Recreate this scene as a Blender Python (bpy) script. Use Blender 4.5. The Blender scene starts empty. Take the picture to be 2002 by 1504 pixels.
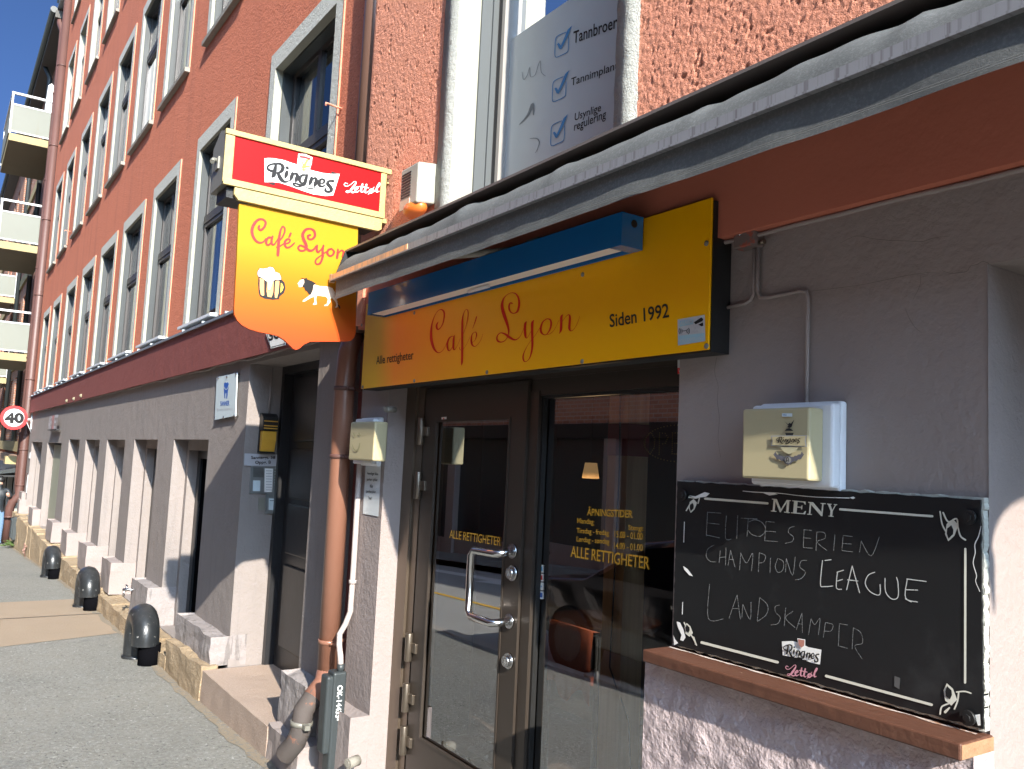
import bpy, bmesh, math, random
from mathutils import Vector, Matrix, noise
random.seed(7)
C = bpy.context.scene.collection
SC = bpy.context.scene
S = 2.0            # one survey unit = 2 m
CZ = 1.75          # eye height above the pavement

# ---------------------------------------------------------------- camera
def _rot(yaw, pit, rol):
    f = Vector((-math.sin(yaw)*math.cos(pit), math.cos(yaw)*math.cos(pit), math.sin(pit)))
    r = f.cross(Vector((0, 0, 1))).normalized()
    d = f.cross(r)
    return (math.cos(rol)*r + math.sin(rol)*d, -math.sin(rol)*r + math.cos(rol)*d, f)
RR, DD, FF = _rot(math.radians(56.0912), math.radians(5.3571), math.radians(-2.67235))
cam = bpy.data.cameras.new('camera'); co = bpy.data.objects.new('camera', cam); C.objects.link(co)
m3 = Matrix((RR, -DD, -FF)).transposed()
co.matrix_world = Matrix.Translation((0, 0, CZ)) @ m3.to_4x4()
cam.sensor_width = 36; cam.lens = 36*1665.56/2002; cam.clip_start = .02; cam.clip_end = 600
SC.camera = co
# ---------------------------------------------------------------- light
w = bpy.data.worlds.new('World'); SC.world = w; w.use_nodes = True
nt = w.node_tree; sky = nt.nodes.new('ShaderNodeTexSky'); sky.sky_type = 'NISHITA'; sky.sun_disc = False
SUN = Vector((1.80, -.38, 1.0)).normalized()
sky.sun_elevation = math.asin(SUN.z); sky.sun_rotation = math.atan2(SUN.x, SUN.y)
sky.air_density = .25; sky.dust_density = 5.0; sky.ozone_density = 1.5; sky.altitude = 100
bg = nt.nodes['Background']; bg.inputs[1].default_value = .11
hs = nt.nodes.new('ShaderNodeHueSaturation'); hs.inputs['Saturation'].default_value = 1.0
mx = nt.nodes.new('ShaderNodeMix'); mx.data_type = 'RGBA'; mx.blend_type = 'MULTIPLY'; mx.inputs[0].default_value = 1; mx.inputs[7].default_value = (.49,.76,1.08,1)
nt.links.new(sky.outputs[0], hs.inputs['Color']); nt.links.new(hs.outputs[0], mx.inputs[6]); nt.links.new(mx.outputs[2], bg.inputs[0])
sl = bpy.data.lights.new('sun', 'SUN'); sl.energy = 3.95; sl.angle = math.radians(.5); sl.color = (1, .93, .81)
so = bpy.data.objects.new('sun', sl); C.objects.link(so); so.rotation_mode = 'QUATERNION'
so.rotation_quaternion = (-SUN).to_track_quat('-Z', 'Y'); so.location = (20, -4, 14)
SC.view_settings.view_transform = 'Standard'; SC.view_settings.look = 'None'
SC.view_settings.gamma = 1; SC.view_settings.exposure = 1.48; SC.view_settings.use_curve_mapping = False

# ---------------------------------------------------------------- survey helpers (units of 2 m, eye at the origin)
def ray(u, v):
    return RR*((u-1001)/1665.56) + DD*((v-752)/1665.56) + FF
def P(u, v, Y):
    r = ray(u, v); return r*(Y/r.y)
def PX(u, v, X):
    r = ray(u, v); return r*(X/r.x)
def W(p): return Vector((p[0]*S, p[1]*S, p[2]*S+CZ))
ORG = {}
def lerp(a, b, t): return a+(b-a)*t
GP = [(-60,-3.2),(-40,-2.6),(-20,-1.7),(-13,-1.31),(-10,-1.17),(-8,-1.06),(-6.7,-1.0),(-4.8,-.95),(-3.4,-.93),(-2.5,-.90),(0,-.85),(10,-.65),(30,-.3)]
def zg(x):
    for (a, za), (b, zb) in zip(GP, GP[1:]):
        if x <= b: return lerp(za, zb, (x-a)/(b-a))
    return GP[-1][1]

class MB:
    def __init__(s): s.v = []; s.f = []; s.sm = []
    def add(s, vs, fs, smooth=False):
        o = len(s.v); s.v += [tuple(p) for p in vs]
        for f in fs: s.f.append([i+o for i in f]); s.sm.append(smooth)
        return s
    def box(s, x0, x1, y0, y1, z0, z1):
        x0, x1 = sorted((x0, x1)); y0, y1 = sorted((y0, y1)); z0, z1 = sorted((z0, z1))
        vs = [(x, y, z) for z in (z0, z1) for y in (y0, y1) for x in (x0, x1)]
        return s.add(vs, [(0,2,3,1),(4,5,7,6),(0,1,5,4),(2,6,7,3),(0,4,6,2),(1,3,7,5)])
    def quad(s, *p): return s.add(p, [tuple(range(len(p)))])
    def prism(s, pts, vec):
        n = len(pts); vec = Vector(vec)
        a = [Vector(p) for p in pts]; b = [p+vec for p in a]
        fs = [tuple(range(n))[::-1], tuple(range(n, 2*n))] + [(i, (i+1) % n, n+(i+1) % n, n+i) for i in range(n)]
        return s.add(a+b, fs)
    def tube(s, path, r, n=12, caps=True, smooth=True):
        path = [Vector(p) for p in path]; rs = r if isinstance(r, (list, tuple)) else [r]*len(path)
        rings = []; up = None
        for i, p in enumerate(path):
            t = (path[min(i+1, len(path)-1)]-path[max(i-1, 0)]).normalized()
            if up is None:
                up = Vector((0, 0, 1)) if abs(t.z) < .9 else Vector((0, 1, 0))
            a = (up-t*up.dot(t)).normalized(); up = a; b = t.cross(a)
            rings += [p+(a*math.cos(k*2*math.pi/n)+b*math.sin(k*2*math.pi/n))*rs[i] for k in range(n)]
        fs = [(i*n+k, i*n+(k+1) % n, (i+1)*n+(k+1) % n, (i+1)*n+k) for i in range(len(path)-1) for k in range(n)]
        s.add(rings, fs, smooth)
        if caps:
            o = len(s.v)-len(rings)
            s.f.append([o+k for k in range(n)][::-1]); s.sm.append(False)
            s.f.append([o+(len(path)-1)*n+k for k in range(n)]); s.sm.append(False)
        return s
    def sphere(s, c, r, nu=12, nv=8, sx=1, sy=1, sz=1):
        vs = []; fs = []
        for j in range(nv+1):
            for i in range(nu):
                a = 2*math.pi*i/nu; b = math.pi*j/nv
                vs.append((c[0]+r*sx*math.sin(b)*math.cos(a), c[1]+r*sy*math.sin(b)*math.sin(a), c[2]+r*sz*math.cos(b)))
        for j in range(nv):
            for i in range(nu): fs.append((j*nu+i, (j+1)*nu+i, (j+1)*nu+(i+1) % nu, j*nu+(i+1) % nu))
        return s.add(vs, fs, True)

def build(name, mb, mat, parent=None, bevel=0, label=None, kind=None, seg=2):
    org = ORG[parent.name] if parent else Vector((0, 0, 0))
    me = bpy.data.meshes.new(name)
    me.from_pydata([W(p)-org for p in mb.v], [], mb.f)
    me.polygons.foreach_set('use_smooth', mb.sm)
    bm = bmesh.new(); bm.from_mesh(me)
    bmesh.ops.recalc_face_normals(bm, faces=bm.faces)
    bm.to_mesh(me); bm.free()
    me.materials.append(mat)
    o = bpy.data.objects.new(name, me); C.objects.link(o)
    if parent: o.parent = parent
    ORG[o.name] = org
    if bevel:
        b = o.modifiers.new('bevel', 'BEVEL'); b.width = bevel*S; b.segments = seg; b.limit_method = 'ANGLE'; b.angle_limit = math.radians(40)
    if label: o['label'] = label
    if kind: o['kind'] = kind
    return o
def struct(name, mb, mat, **k): return build(name, mb, mat, kind='structure', **k)
def thing(name, label, cat, loc, group=None):
    o = bpy.data.objects.new(name, None); C.objects.link(o); o.location = W(loc); o.empty_display_size = .1
    ORG[o.name] = W(loc); o['label'] = label; o['category'] = cat
    if group: o['group'] = group
    return o
def solo(name, mb, mat, label, cat, loc, group=None, **k):
    # a thing that is one mesh, its origin at its base
    org = W(loc); me_v = mb.v
    o = build(name, mb, mat, **k)
    o.data.transform(Matrix.Translation(-org)); o.location = org; ORG[o.name] = org
    o['label'] = label; o['category'] = cat
    if group: o['group'] = group
    return o

# ---------------------------------------------------------------- materials
def mat(name, col, rough=.6, metal=0, bump=None, var=None, spots=None, spec=None, emit=None, streak=None, coat=0, bump2=None):
    m = bpy.data.materials.new(name); m.use_nodes = True; n = m.node_tree.nodes; L = m.node_tree.links
    b = n['Principled BSDF']; b.inputs['Base Color'].default_value = (*col, 1)
    b.inputs['Roughness'].default_value = rough; b.inputs['Metallic'].default_value = metal
    if spec is not None: b.inputs['Specular IOR Level'].default_value = spec
    if coat: b.inputs['Coat Weight'].default_value = coat
    tc = n.new('ShaderNodeTexCoord')
    cur = None
    def nz(scale, detail=4, rough_=.6, vec=None):
        t = n.new('ShaderNodeTexNoise'); t.inputs['Scale'].default_value = scale; t.inputs['Detail'].default_value = detail
        t.inputs['Roughness'].default_value = rough_
        L.new(vec or tc.outputs['Object'], t.inputs['Vector']); return t.outputs['Fac']
    def ramp(src, a, b_):
        r = n.new('ShaderNodeMapRange'); r.inputs[1].default_value = a; r.inputs[2].default_value = b_
        L.new(src, r.inputs[0]); return r.outputs[0]
    def mix(base, fac, c2):
        x = n.new('ShaderNodeMix'); x.data_type = 'RGBA'
        if isinstance(base, tuple): x.inputs[6].default_value = (*base, 1)
        else: L.new(base, x.inputs[6])
        if isinstance(c2, tuple): x.inputs[7].default_value = (*c2, 1)
        L.new(fac, x.inputs[0]); return x.outputs[2]
    cur = col
    if var:
        for sc_, amt, c2 in var:
            f_ = ramp(nz(sc_, 5), .5-.5*(1-amt)*.5, .5+.28)
            q = n.new('ShaderNodeMath'); q.operation = 'MULTIPLY'; q.inputs[1].default_value = amt; L.new(f_, q.inputs[0])
            cur = mix(cur, q.outputs[0], c2)
    if streak:
        mp = n.new('ShaderNodeMapping'); mp.inputs['Scale'].default_value = streak[0]
        L.new(tc.outputs['Object'], mp.inputs['Vector'])
        f_ = ramp(nz(streak[1], 4, .6, mp.outputs[0]), streak[2], streak[3])
        q = n.new('ShaderNodeMath'); q.operation = 'MULTIPLY'; q.inputs[1].default_value = streak[4]; L.new(f_, q.inputs[0])
        cur = mix(cur, q.outputs[0], streak[5])
    if spots:
        for sc_, lo, hi, c2 in spots:
            cur = mix(cur, ramp(nz(sc_, 6, .7), lo, hi), c2)
    if cur is not col: L.new(cur, b.inputs['Base Color'])
    if bump:
        prev = None
        for sc_, dist, detail in (bump if isinstance(bump, list) else [bump]):
            bp = n.new('ShaderNodeBump'); bp.inputs['Strength'].default_value = 1; bp.inputs['Distance'].default_value = dist
            L.new(nz(sc_, detail, .62), bp.inputs['Height'])
            if prev: L.new(prev, bp.inputs['Normal'])
            prev = bp.outputs[0]
        L.new(prev, b.inputs['Normal'])
    if emit: b.inputs['Emission Color'].default_value = (*emit[0], 1); b.inputs['Emission Strength'].default_value = emit[1]
    return m

def glassmat(name, ior=1.75, tint=(.75,.8,.8), rough=0.0, base=0.0):
    m = bpy.data.materials.new(name); m.use_nodes = True; n = m.node_tree.nodes; L = m.node_tree.links
    n.remove(n['Principled BSDF'])
    t = n.new('ShaderNodeBsdfTransparent'); t.inputs[0].default_value = (*tint, 1)
    g = n.new('ShaderNodeBsdfGlossy'); g.inputs['Roughness'].default_value = rough; g.inputs[0].default_value = (.95,.97,1,1)
    fr = n.new('ShaderNodeFresnel'); fr.inputs[0].default_value = ior
    x = n.new('ShaderNodeMixShader'); L.new(fr.outputs[0], x.inputs[0]); L.new(t.outputs[0], x.inputs[1]); L.new(g.outputs[0], x.inputs[2])
    L.new(x.outputs[0], n['Material Output'].inputs[0]); return m

M = {}
M['red'] = mat('red_stucco', (.56,.17,.09), .9, bump=[(14,.012,6),(50,.014,6)], var=[(1.3,.35,(.46,.13,.065)),(9,.35,(.60,.20,.12))], spots=[(38,.585,.64,(.16,.05,.032)),(70,.62,.66,(.10,.035,.025))], streak=((3.2,3.2,.22),1.4,.50,.78,.45,(.33,.10,.062)))
M['redcafe'] = mat('red_rough_stucco', (.78,.32,.20), .9, bump=[(110,.009,4),(260,.004,3)], var=[(1.5,.35,(.66,.25,.165)),(14,.3,(.8,.36,.26))])
M['redsmooth'] = mat('red_smooth_paint', (.21,.055,.045), .7, bump=[(6,.01,5),(60,.002,4)], var=[(1.2,.5,(.17,.045,.04))], spots=[(3.1,.80,.82,(.55,.3,.24))])
M['redband'] = mat('red_fascia_paint', (.56,.17,.105), .65, bump=(5,.006,5), var=[(.9,.5,(.50,.145,.09))])
M['grey'] = mat('grey_render', (.255,.222,.208), .88, bump=[(5,.012,6),(45,.004,5)], var=[(1.1,.5,(.21,.185,.175)),(7,.3,(.29,.255,.24))], streak=((6,6,.5),2.2,.52,.8,.5,(.16,.145,.14)))
M['greyR'] = mat('grey_render_rough', (.27,.245,.24), .88, streak=((9,9,1.2),2.4,.56,.62,.6,(.12,.11,.105)), bump=[(4,.02,6),(30,.008,6)], var=[(1.1,.5,(.26,.225,.22)),(6,.3,(.36,.31,.30))], spots=[(9,.74,.78,(.45,.41,.39))])
M['pink'] = mat('pink_grey_render', (.30,.25,.235), .88, bump=[(5,.008,6),(40,.003,5)], var=[(1.4,.5,(.25,.21,.20))], spots=[(12,.74,.77,(.5,.46,.44))])
M['pinkrough'] = mat('pink_grey_stipple', (.50,.41,.41), .9, bump=[(9,.03,4),(70,.006,5)], var=[(2,.4,(.41,.335,.345))], spots=[(7,.71,.74,(.6,.55,.55))])
M['pillar'] = mat('dark_grey_render', (.30,.255,.24), .85, bump=[(3,.012,6),(26,.004,5)], var=[(.9,.8,(.25,.21,.20)),(6,.3,(.34,.29,.275))], spots=[(3.3,.70,.80,(.44,.40,.39))])
M['trim'] = mat('grey_window_trim', (.52,.52,.475), .9, bump=[(40,.012,5),(120,.005,4)], var=[(8,.4,(.44,.445,.41))], spots=[(60,.62,.68,(.26,.265,.25))])
M['cream'] = mat('cream_reveal', (.33,.325,.265), .85, bump=(18,.003,5), var=[(3,.4,(.29,.285,.235))])
M['slate'] = mat('slate_metal_lining', (.034,.040,.042), .5, bump=(60,.001,3), var=[(10,.3,(.048,.055,.057))])
M['frame'] = mat('brown_black_frame', (.045,.039,.037), .45, var=[(3,.3,(.075,.065,.06))])
M['sillm'] = mat('weathered_sill', (.27,.25,.21), .75, bump=(25,.006,5), var=[(9,.6,(.17,.155,.13))])
M['curtain'] = mat('net_curtain', (.62,.62,.58), .9)
M['drapery'] = mat('grey_curtain', (.34,.33,.31), .9, var=[(3,.5,(.25,.24,.22))])
M['dark'] = mat('dark_interior', (.004,.004,.005), 1, spec=0)
M['room'] = mat('interior_wall', (.06,.05,.045), .8)
M['glass'] = glassmat('window_glass', 1.65, (.62,.66,.68))
M['cafeglass'] = glassmat('shop_glass', 3.6, (.9,.9,.88))
M['oppglass'] = mat('dim_shop_window', (.03,.04,.045), .25)
M['flash'] = mat('zinc_flashing', (.38,.42,.44), .4, .6, var=[(5,.5,(.25,.28,.3))])
M['pipe'] = mat('brown_downpipe', (.24,.115,.075), .32, 0, bump=(20,.0015,4), var=[(3,.4,(.24,.10,.065))], spots=[(17,.76,.78,(.6,.55,.5))])
M['pipeup'] = mat('brown_metal_pipe', (.20,.115,.085), .28, .35, var=[(2,.3,(.16,.09,.07))])
M['pipefar'] = mat('far_brown_pipe', (.115,.055,.045), .5, var=[(1.5,.6,(.08,.04,.033))])
M['asphalt'] = mat('pavement_asphalt', (.215,.207,.182), .95, bump=[(30,.016,4),(90,.010,3)], var=[(.8,.7,(.145,.145,.135)),(5,.5,(.25,.25,.23)),(38,.8,(.30,.298,.275))], spots=[(46,.60,.64,(.42,.42,.39)),(36,.60,.64,(.07,.07,.066)),(1.1,.62,.70,(.16,.16,.15)),(80,.70,.72,(.6,.6,.57))])
M['road'] = mat('road_asphalt', (.34,.335,.32), .9, bump=(80,.008,4), var=[(.7,.5,(.3,.3,.29)),(70,.5,(.40,.40,.38))])
M['concrete'] = mat('pavement_concrete', (.32,.245,.175), .95, bump=[(50,.008,4),(160,.004,3)], var=[(1.5,.5,(.25,.195,.14)),(70,.4,(.37,.29,.21))], spots=[(110,.68,.72,(.5,.42,.32))])
M['granite'] = mat('tan_granite', (.34,.25,.155), .9, bump=[(12,.03,6),(60,.012,5)], var=[(3,.5,(.25,.185,.12)),(24,.5,(.45,.35,.24))], spots=[(40,.64,.70,(.12,.09,.06))])
M['granitestep'] = mat('pink_granite_step', (.36,.27,.215), .85, bump=[(70,.006,5)], var=[(3,.4,(.28,.21,.17)),(90,.6,(.5,.40,.33))], spots=[(120,.62,.68,(.14,.10,.08))])
M['kerb'] = mat('granite_kerb', (.40,.37,.33), .85, bump=(50,.006,5), var=[(4,.5,(.3,.28,.25))])
M['brick'] = None
M['yellowsign'] = None
M['black'] = mat('black_paint', (.012,.012,.012), .5, bump=(9,.004,5))
M['blackp'] = mat('black_plastic_pipe', (.018,.02,.022), .30, bump=[(6,.006,5),(40,.001,4)], var=[(5,.7,(.06,.06,.06))], spots=[(13,.64,.67,(.22,.22,.21)),(34,.66,.68,(.30,.30,.28))])
M['guard'] = mat('dark_cable_guard', (.035,.042,.044), .42, bump=(12,.002,5), var=[(5,.5,(.048,.055,.057))], spots=[(30,.78,.80,(.35,.36,.36))])
M['white'] = mat('white_paint', (.55,.55,.55), .4)
M['whitedirty'] = mat('worn_white_plastic', (.72,.74,.78), .4, spots=[(9,.74,.76,(.2,.18,.18))], var=[(6,.4,(.6,.61,.62))])
M['lamp_cream'] = mat('cream_light_face', (.44,.385,.235), .45, var=[(6,.3,(.39,.34,.205))])
M['creamframe'] = mat('cream_metal_frame', (.42,.33,.13), .5, bump=(30,.003,4), var=[(4,.5,(.37,.28,.11))], spots=[(26,.70,.74,(.4,.33,.18))])
M['signred'] = mat('red_acrylic', (.42,.002,.004), .5, spec=.15, var=[(2,.2,(.44,.003,.007))])
M['greymetal'] = mat('grey_metal', (.22,.21,.18), .5, .3, var=[(6,.4,(.3,.29,.24))])
M['letterred'] = mat('red_lettering', (.70,.018,.008), .6, spec=.2)
M['letterbright'] = mat('bright_red_lettering', (.40,.010,.006), .45)
M['ink'] = mat('dark_ink', (.02,.018,.018), .6, spec=.15)
M['inkgrey'] = mat('charcoal_ink', (.028,.028,.03), .6, spec=.1)
M['shadowgrey'] = mat('silver_outline', (.20,.205,.205), .6, spec=.1)
M['printwhite'] = mat('white_print', (.82,.82,.8), .5)
M['boardwhite'] = mat('cream_board_print', (.68,.67,.58), .55, spots=[(60,.70,.75,(.1,.1,.1))])
M['chalk'] = mat('chalk', (.20,.205,.205), .9, spots=[(160,.50,.62,(.06,.06,.06))])
M['board'] = mat('chalkboard', (.010,.011,.012), .42, spots=[(4.5,.54,.9,(.040,.041,.042)),(11,.64,.95,(.045,.046,.046))])
M['wood'] = mat('oiled_brown_wood', (.115,.048,.028), .55, bump=(30,.003,5), streak=((1.0,34,34),2.2,.35,.7,.8,(.075,.026,.014)), spots=[(40,.68,.72,(.5,.36,.26))])
M['woodend'] = mat('wood_end_grain', (.36,.20,.11), .7, bump=(40,.006,5), var=[(25,.6,(.2,.1,.05))])
M['pine'] = mat('pine_post', (.72,.50,.28), .6, streak=((14,14,.8),2,.4,.7,.5,(.3,.17,.08)))
M['alu'] = mat('dark_bronze_aluminium', (.060,.047,.038), .38, .4, var=[(2,.2,(.09,.075,.062))])
M['aluframe'] = mat('bronze_frame', (.15,.115,.085), .35, .6)
M['steel'] = mat('stainless_steel', (.6,.6,.6), .22, 1)
M['bronze'] = mat('hinge_bronze', (.2,.165,.13), .35, .8)
M['fabric'] = mat('grey_awning_fabric', (.098,.104,.106), .9, bump=[(300,.0008,3)], var=[(120,.9,(.175,.183,.185)),(4,.5,(.07,.075,.077))])
M['tan'] = mat('tan_metal', (.30,.21,.13), .5)
M['cover'] = mat('brown_grey_cover', (.16,.135,.125), .5, .2, var=[(3,.4,(.21,.18,.165))])
M['lampblue'] = mat('glossy_blue_enamel', (.008,.14,.42), .22, 0, var=[(1.5,.3,(.02,.17,.34))], coat=.3)
M['door'] = mat('black_door_paint', (.018,.018,.020), .4, bump=(7,.002,4))
M['greendoor'] = mat('grey_green_door', (.30,.31,.24), .6)
M['ylamp'] = mat('amber_lamp_glass', (.75,.42,.06), .3, var=[(9,.5,(.6,.3,.03))])
M['orange'] = mat('orange_beacon', (.75,.17,.03), .35)
M['vent'] = mat('cream_plastic', (.33,.32,.27), .4)
M['balc'] = mat('balcony_panel', (.20,.205,.175), .8, var=[(.8,.5,(.16,.16,.135))], streak=((4,4,.4),1.2,.6,.85,.6,(.18,.15,.09)))
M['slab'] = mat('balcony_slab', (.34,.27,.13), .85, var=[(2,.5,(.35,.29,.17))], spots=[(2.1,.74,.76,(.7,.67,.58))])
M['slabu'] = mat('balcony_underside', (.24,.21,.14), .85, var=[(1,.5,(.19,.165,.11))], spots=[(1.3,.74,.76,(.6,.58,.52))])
M['gutter'] = mat('black_gutter', (.03,.035,.035), .4)
M['blue'] = mat('tooth_blue', (.02,.10,.42), .5)
M['tickblue'] = mat('tick_blue', (.03,.20,.45), .5)
M['plate'] = mat('acrylic_plate', (.62,.72,.76), .2)
M['film'] = mat('frosted_window_film', (.46,.50,.51), .35, var=[(1.2,.6,(.45,.46,.43))])
M['signgrey'] = mat('grey_label', (.45,.45,.48), .5)
M['intercom'] = mat('brushed_intercom', (.34,.36,.36), .35, .7)
M['gold'] = mat('gold_vinyl', (.75,.42,.03), .5)
M['redring'] = mat('traffic_red', (.8,.02,.02), .4)
M['carblack'] = mat('black_car_paint', (.012,.013,.015), .12, 0, coat=1)
M['carred'] = mat('red_car_paint', (.4,.01,.01), .2, coat=1)
M['rubber'] = mat('tyre_rubber', (.02,.02,.02), .8)
M['skyblue'] = mat('pale_blue_print', (.35,.55,.62), .5)
M['blanket'] = mat('orange_blanket', (.28,.06,.02), .9, bump=(40,.004,4))
M['skin'] = mat('skin', (.5,.3,.22), .6)
M['jacket'] = mat('dark_puffer_jacket', (.02,.025,.03), .5)
M['jeans'] = mat('blue_jeans', (.12,.2,.32), .9)
M['leaf'] = mat('weed_leaf', (.06,.10,.02), .6)
M['yline'] = mat('yellow_road_paint', (.7,.42,.04), .8, spots=[(40,.62,.68,(.25,.2,.1))])
M['wline'] = mat('white_road_paint', (.7,.7,.68), .8)
M['barstripe'] = mat('orange_bar_end', (.72,.36,.18), .6, streak=((22,1,1),2.5,.5,.6,.6,(.3,.22,.18)))

# bar of the awning: a pale extrusion with ribs, its left end sun-bleached brown
def bricks(name, c1, c2, mortar, sc=1.0, axis='XZ'):
    m = bpy.data.materials.new(name); m.use_nodes = True; n = m.node_tree.nodes; L = m.node_tree.links
    b = n['Principled BSDF']; b.inputs['Roughness'].default_value = .9
    tc = n.new('ShaderNodeTexCoord'); sp = n.new('ShaderNodeSeparateXYZ'); cb = n.new('ShaderNodeCombineXYZ')
    L.new(tc.outputs['Object'], sp.inputs[0])
    ad = n.new('ShaderNodeMath'); ad.operation = 'ADD'; L.new(sp.outputs['X'], ad.inputs[0]); L.new(sp.outputs['Y'], ad.inputs[1])
    L.new(ad.outputs[0], cb.inputs[0]); L.new(sp.outputs['Z'], cb.inputs[1])
    t = n.new('ShaderNodeTexBrick'); L.new(cb.outputs[0], t.inputs[0]); t.inputs['Scale'].default_value = sc
    t.inputs['Color1'].default_value = (*c1,1); t.inputs['Color2'].default_value = (*c2,1); t.inputs['Mortar'].default_value = (*mortar,1)
    t.inputs['Brick Width'].default_value = .24; t.inputs['Row Height'].default_value = .082; t.inputs['Mortar Size'].default_value = .011
    bp = n.new('ShaderNodeBump'); bp.inputs['Distance'].default_value = -.02; L.new(t.outputs['Fac'], bp.inputs['Height']); L.new(bp.outputs[0], b.inputs['Normal'])
    L.new(t.outputs['Color'], b.inputs['Base Color']); return m
M['brick'] = bricks('red_brickwork', (.42,.17,.09), (.30,.11,.06), (.35,.30,.26))
M['brickopp'] = bricks('brown_brickwork', (.48,.22,.13), (.36,.15,.09), (.42,.36,.32))

def gradient(name, axis, stops, rough=.4):
    # printed colour gradient of the sign itself (object space)
    m = bpy.data.materials.new(name); m.use_nodes = True; n = m.node_tree.nodes; L = m.node_tree.links
    b = n['Principled BSDF']; b.inputs['Roughness'].default_value = rough; b.inputs['Specular IOR Level'].default_value = .2
    tc = n.new('ShaderNodeTexCoord'); sp = n.new('ShaderNodeSeparateXYZ'); L.new(tc.outputs['Generated'], sp.inputs[0])
    r = n.new('ShaderNodeValToRGB'); L.new(sp.outputs[axis], r.inputs[0])
    e = r.color_ramp.elements
    e[0].position, e[0].color = stops[0][0], (*stops[0][1], 1); e[1].position, e[1].color = stops[-1][0], (*stops[-1][1], 1)
    for p, c in stops[1:-1]:
        q = e.new(p); q.color = (*c, 1)
    L.new(r.outputs[0], b.inputs['Base Color']); return m

# ---------------------------------------------------------------- flat print helpers
LAY = [0]
def plane_y(Y, ox=0, oy=0, k=1.0):
    def f(a, b, off=0): return P(ox+a*k, oy+b*k, Y) + Vector((0, -off, 0))
    return f
def plane_x(X, ox=0, oy=0, k=1.0):
    def f(a, b, off=0): return PX(ox+a*k, oy+b*k, X) + Vector((off, 0, 0))
    return f
def ribbon(mb, pts, fn, wk=1.0, off=.0006, sub=5):
    LAY[0] = (LAY[0]+1) % 40
    base = off+LAY[0]*.000006
    n = len(pts); out = []
    for i in range(n-1):
        p0, p1, p2, p3 = pts[max(i-1, 0)], pts[i], pts[i+1], pts[min(i+2, n-1)]
        for k in range(sub):
            t = k/sub
            q = [.5*((2*p1[j])+(-p0[j]+p2[j])*t+(2*p0[j]-5*p1[j]+4*p2[j]-p3[j])*t*t+(-p0[j]+3*p1[j]-3*p2[j]+p3[j])*t**3) for j in range(3)]
            out.append(q)
    out.append(list(pts[-1]))
    vs = []; m = len(out)
    for i, q in enumerate(out):
        a = out[max(i-1, 0)]; b = out[min(i+1, m-1)]
        dx, dy = b[0]-a[0], b[1]-a[1]; l = math.hypot(dx, dy) or 1; h = max(q[2], 1.2)*wk/2
        o = base+i*.0000012
        vs.append(fn(q[0]-dy/l*h, q[1]+dx/l*h, o)); vs.append(fn(q[0]+dy/l*h, q[1]-dx/l*h, o))
    mb.add(vs, [(2*i, 2*i+1, 2*i+3, 2*i+2) for i in range(m-1)])
    for q, e in ((out[0], 0), (out[-1], 1)):
        h = max(q[2], 1.2)*wk/2
        if h > 2: mb.add([fn(q[0]+math.cos(t*math.pi/6)*h, q[1]+math.sin(t*math.pi/6)*h, base+.00008+e*.00001) for t in range(12)], [tuple(range(12))])
def poly(mb, pts, fn, off=.0006):
    mb.add([fn(a, b, off) for a, b in pts], [tuple(range(len(pts)))])
def disc(mb, c, r, fn, off=.0006, n=16, ry=None):
    poly(mb, [(c[0]+math.cos(i*2*math.pi/n)*r, c[1]+math.sin(i*2*math.pi/n)*(ry or r)) for i in range(n)], fn, off)
def strokes(name, ss, fn, m, parent, wk=1.0, off=.0006, label=None):
    mb = MB()
    for s_ in ss: ribbon(mb, s_, fn, wk, off)
    return build(name, mb, m, parent, label=label)
def textmesh(s, bold=0.0, align='LEFT', spacing=1.0):
    c = bpy.data.curves.new('t', 'FONT'); c.body = s; c.offset = bold; c.align_x = align; c.resolution_u = 3; c.space_line = spacing
    o = bpy.data.objects.new('t', c); C.objects.link(o)
    dg = bpy.context.evaluated_depsgraph_get(); dg.update()
    me = bpy.data.meshes.new_from_object(o.evaluated_get(dg))
    vs = [v.co.copy() for v in me.vertices]; fs = [tuple(p.vertices) for p in me.polygons]
    bpy.data.objects.remove(o); bpy.data.curves.remove(c); bpy.data.meshes.remove(me)
    return vs, fs
def txt(s, bl, br, tl, m, parent, name='lettering', bold=0.0, out=None, align='LEFT', spacing=1.0, mb=None, shear=0):
    # bl, br, tl: corners (3D, survey units) of the box the ink fills; out: unit vector out of the surface
    vs, fs = textmesh(s, bold, align, spacing)
    x0 = min(v.x for v in vs); x1 = max(v.x for v in vs); y0 = min(v.y for v in vs); y1 = max(v.y for v in vs)
    bl, br, tl = Vector(bl), Vector(br), Vector(tl); out = Vector(out or (0, -1, 0))*.0008
    own = mb is None
    mb = mb or MB()
    mb.add([bl+(br-bl)*((v.x-x0)/(x1-x0)+shear*(v.y-y0)/(y1-y0))+(tl-bl)*((v.y-y0)/(y1-y0))+out for v in vs], fs)
    if own: return build(name, mb, m, parent)
def txtp(s, bl, br, tl, fn, m, parent, **k):
    o = Vector((1, 0, 0)) if k.pop('xface', False) else Vector((0, -1, 0))
    return txt(s, fn(*bl), fn(*br), fn(*tl), m, parent, out=o, **k)

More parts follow.
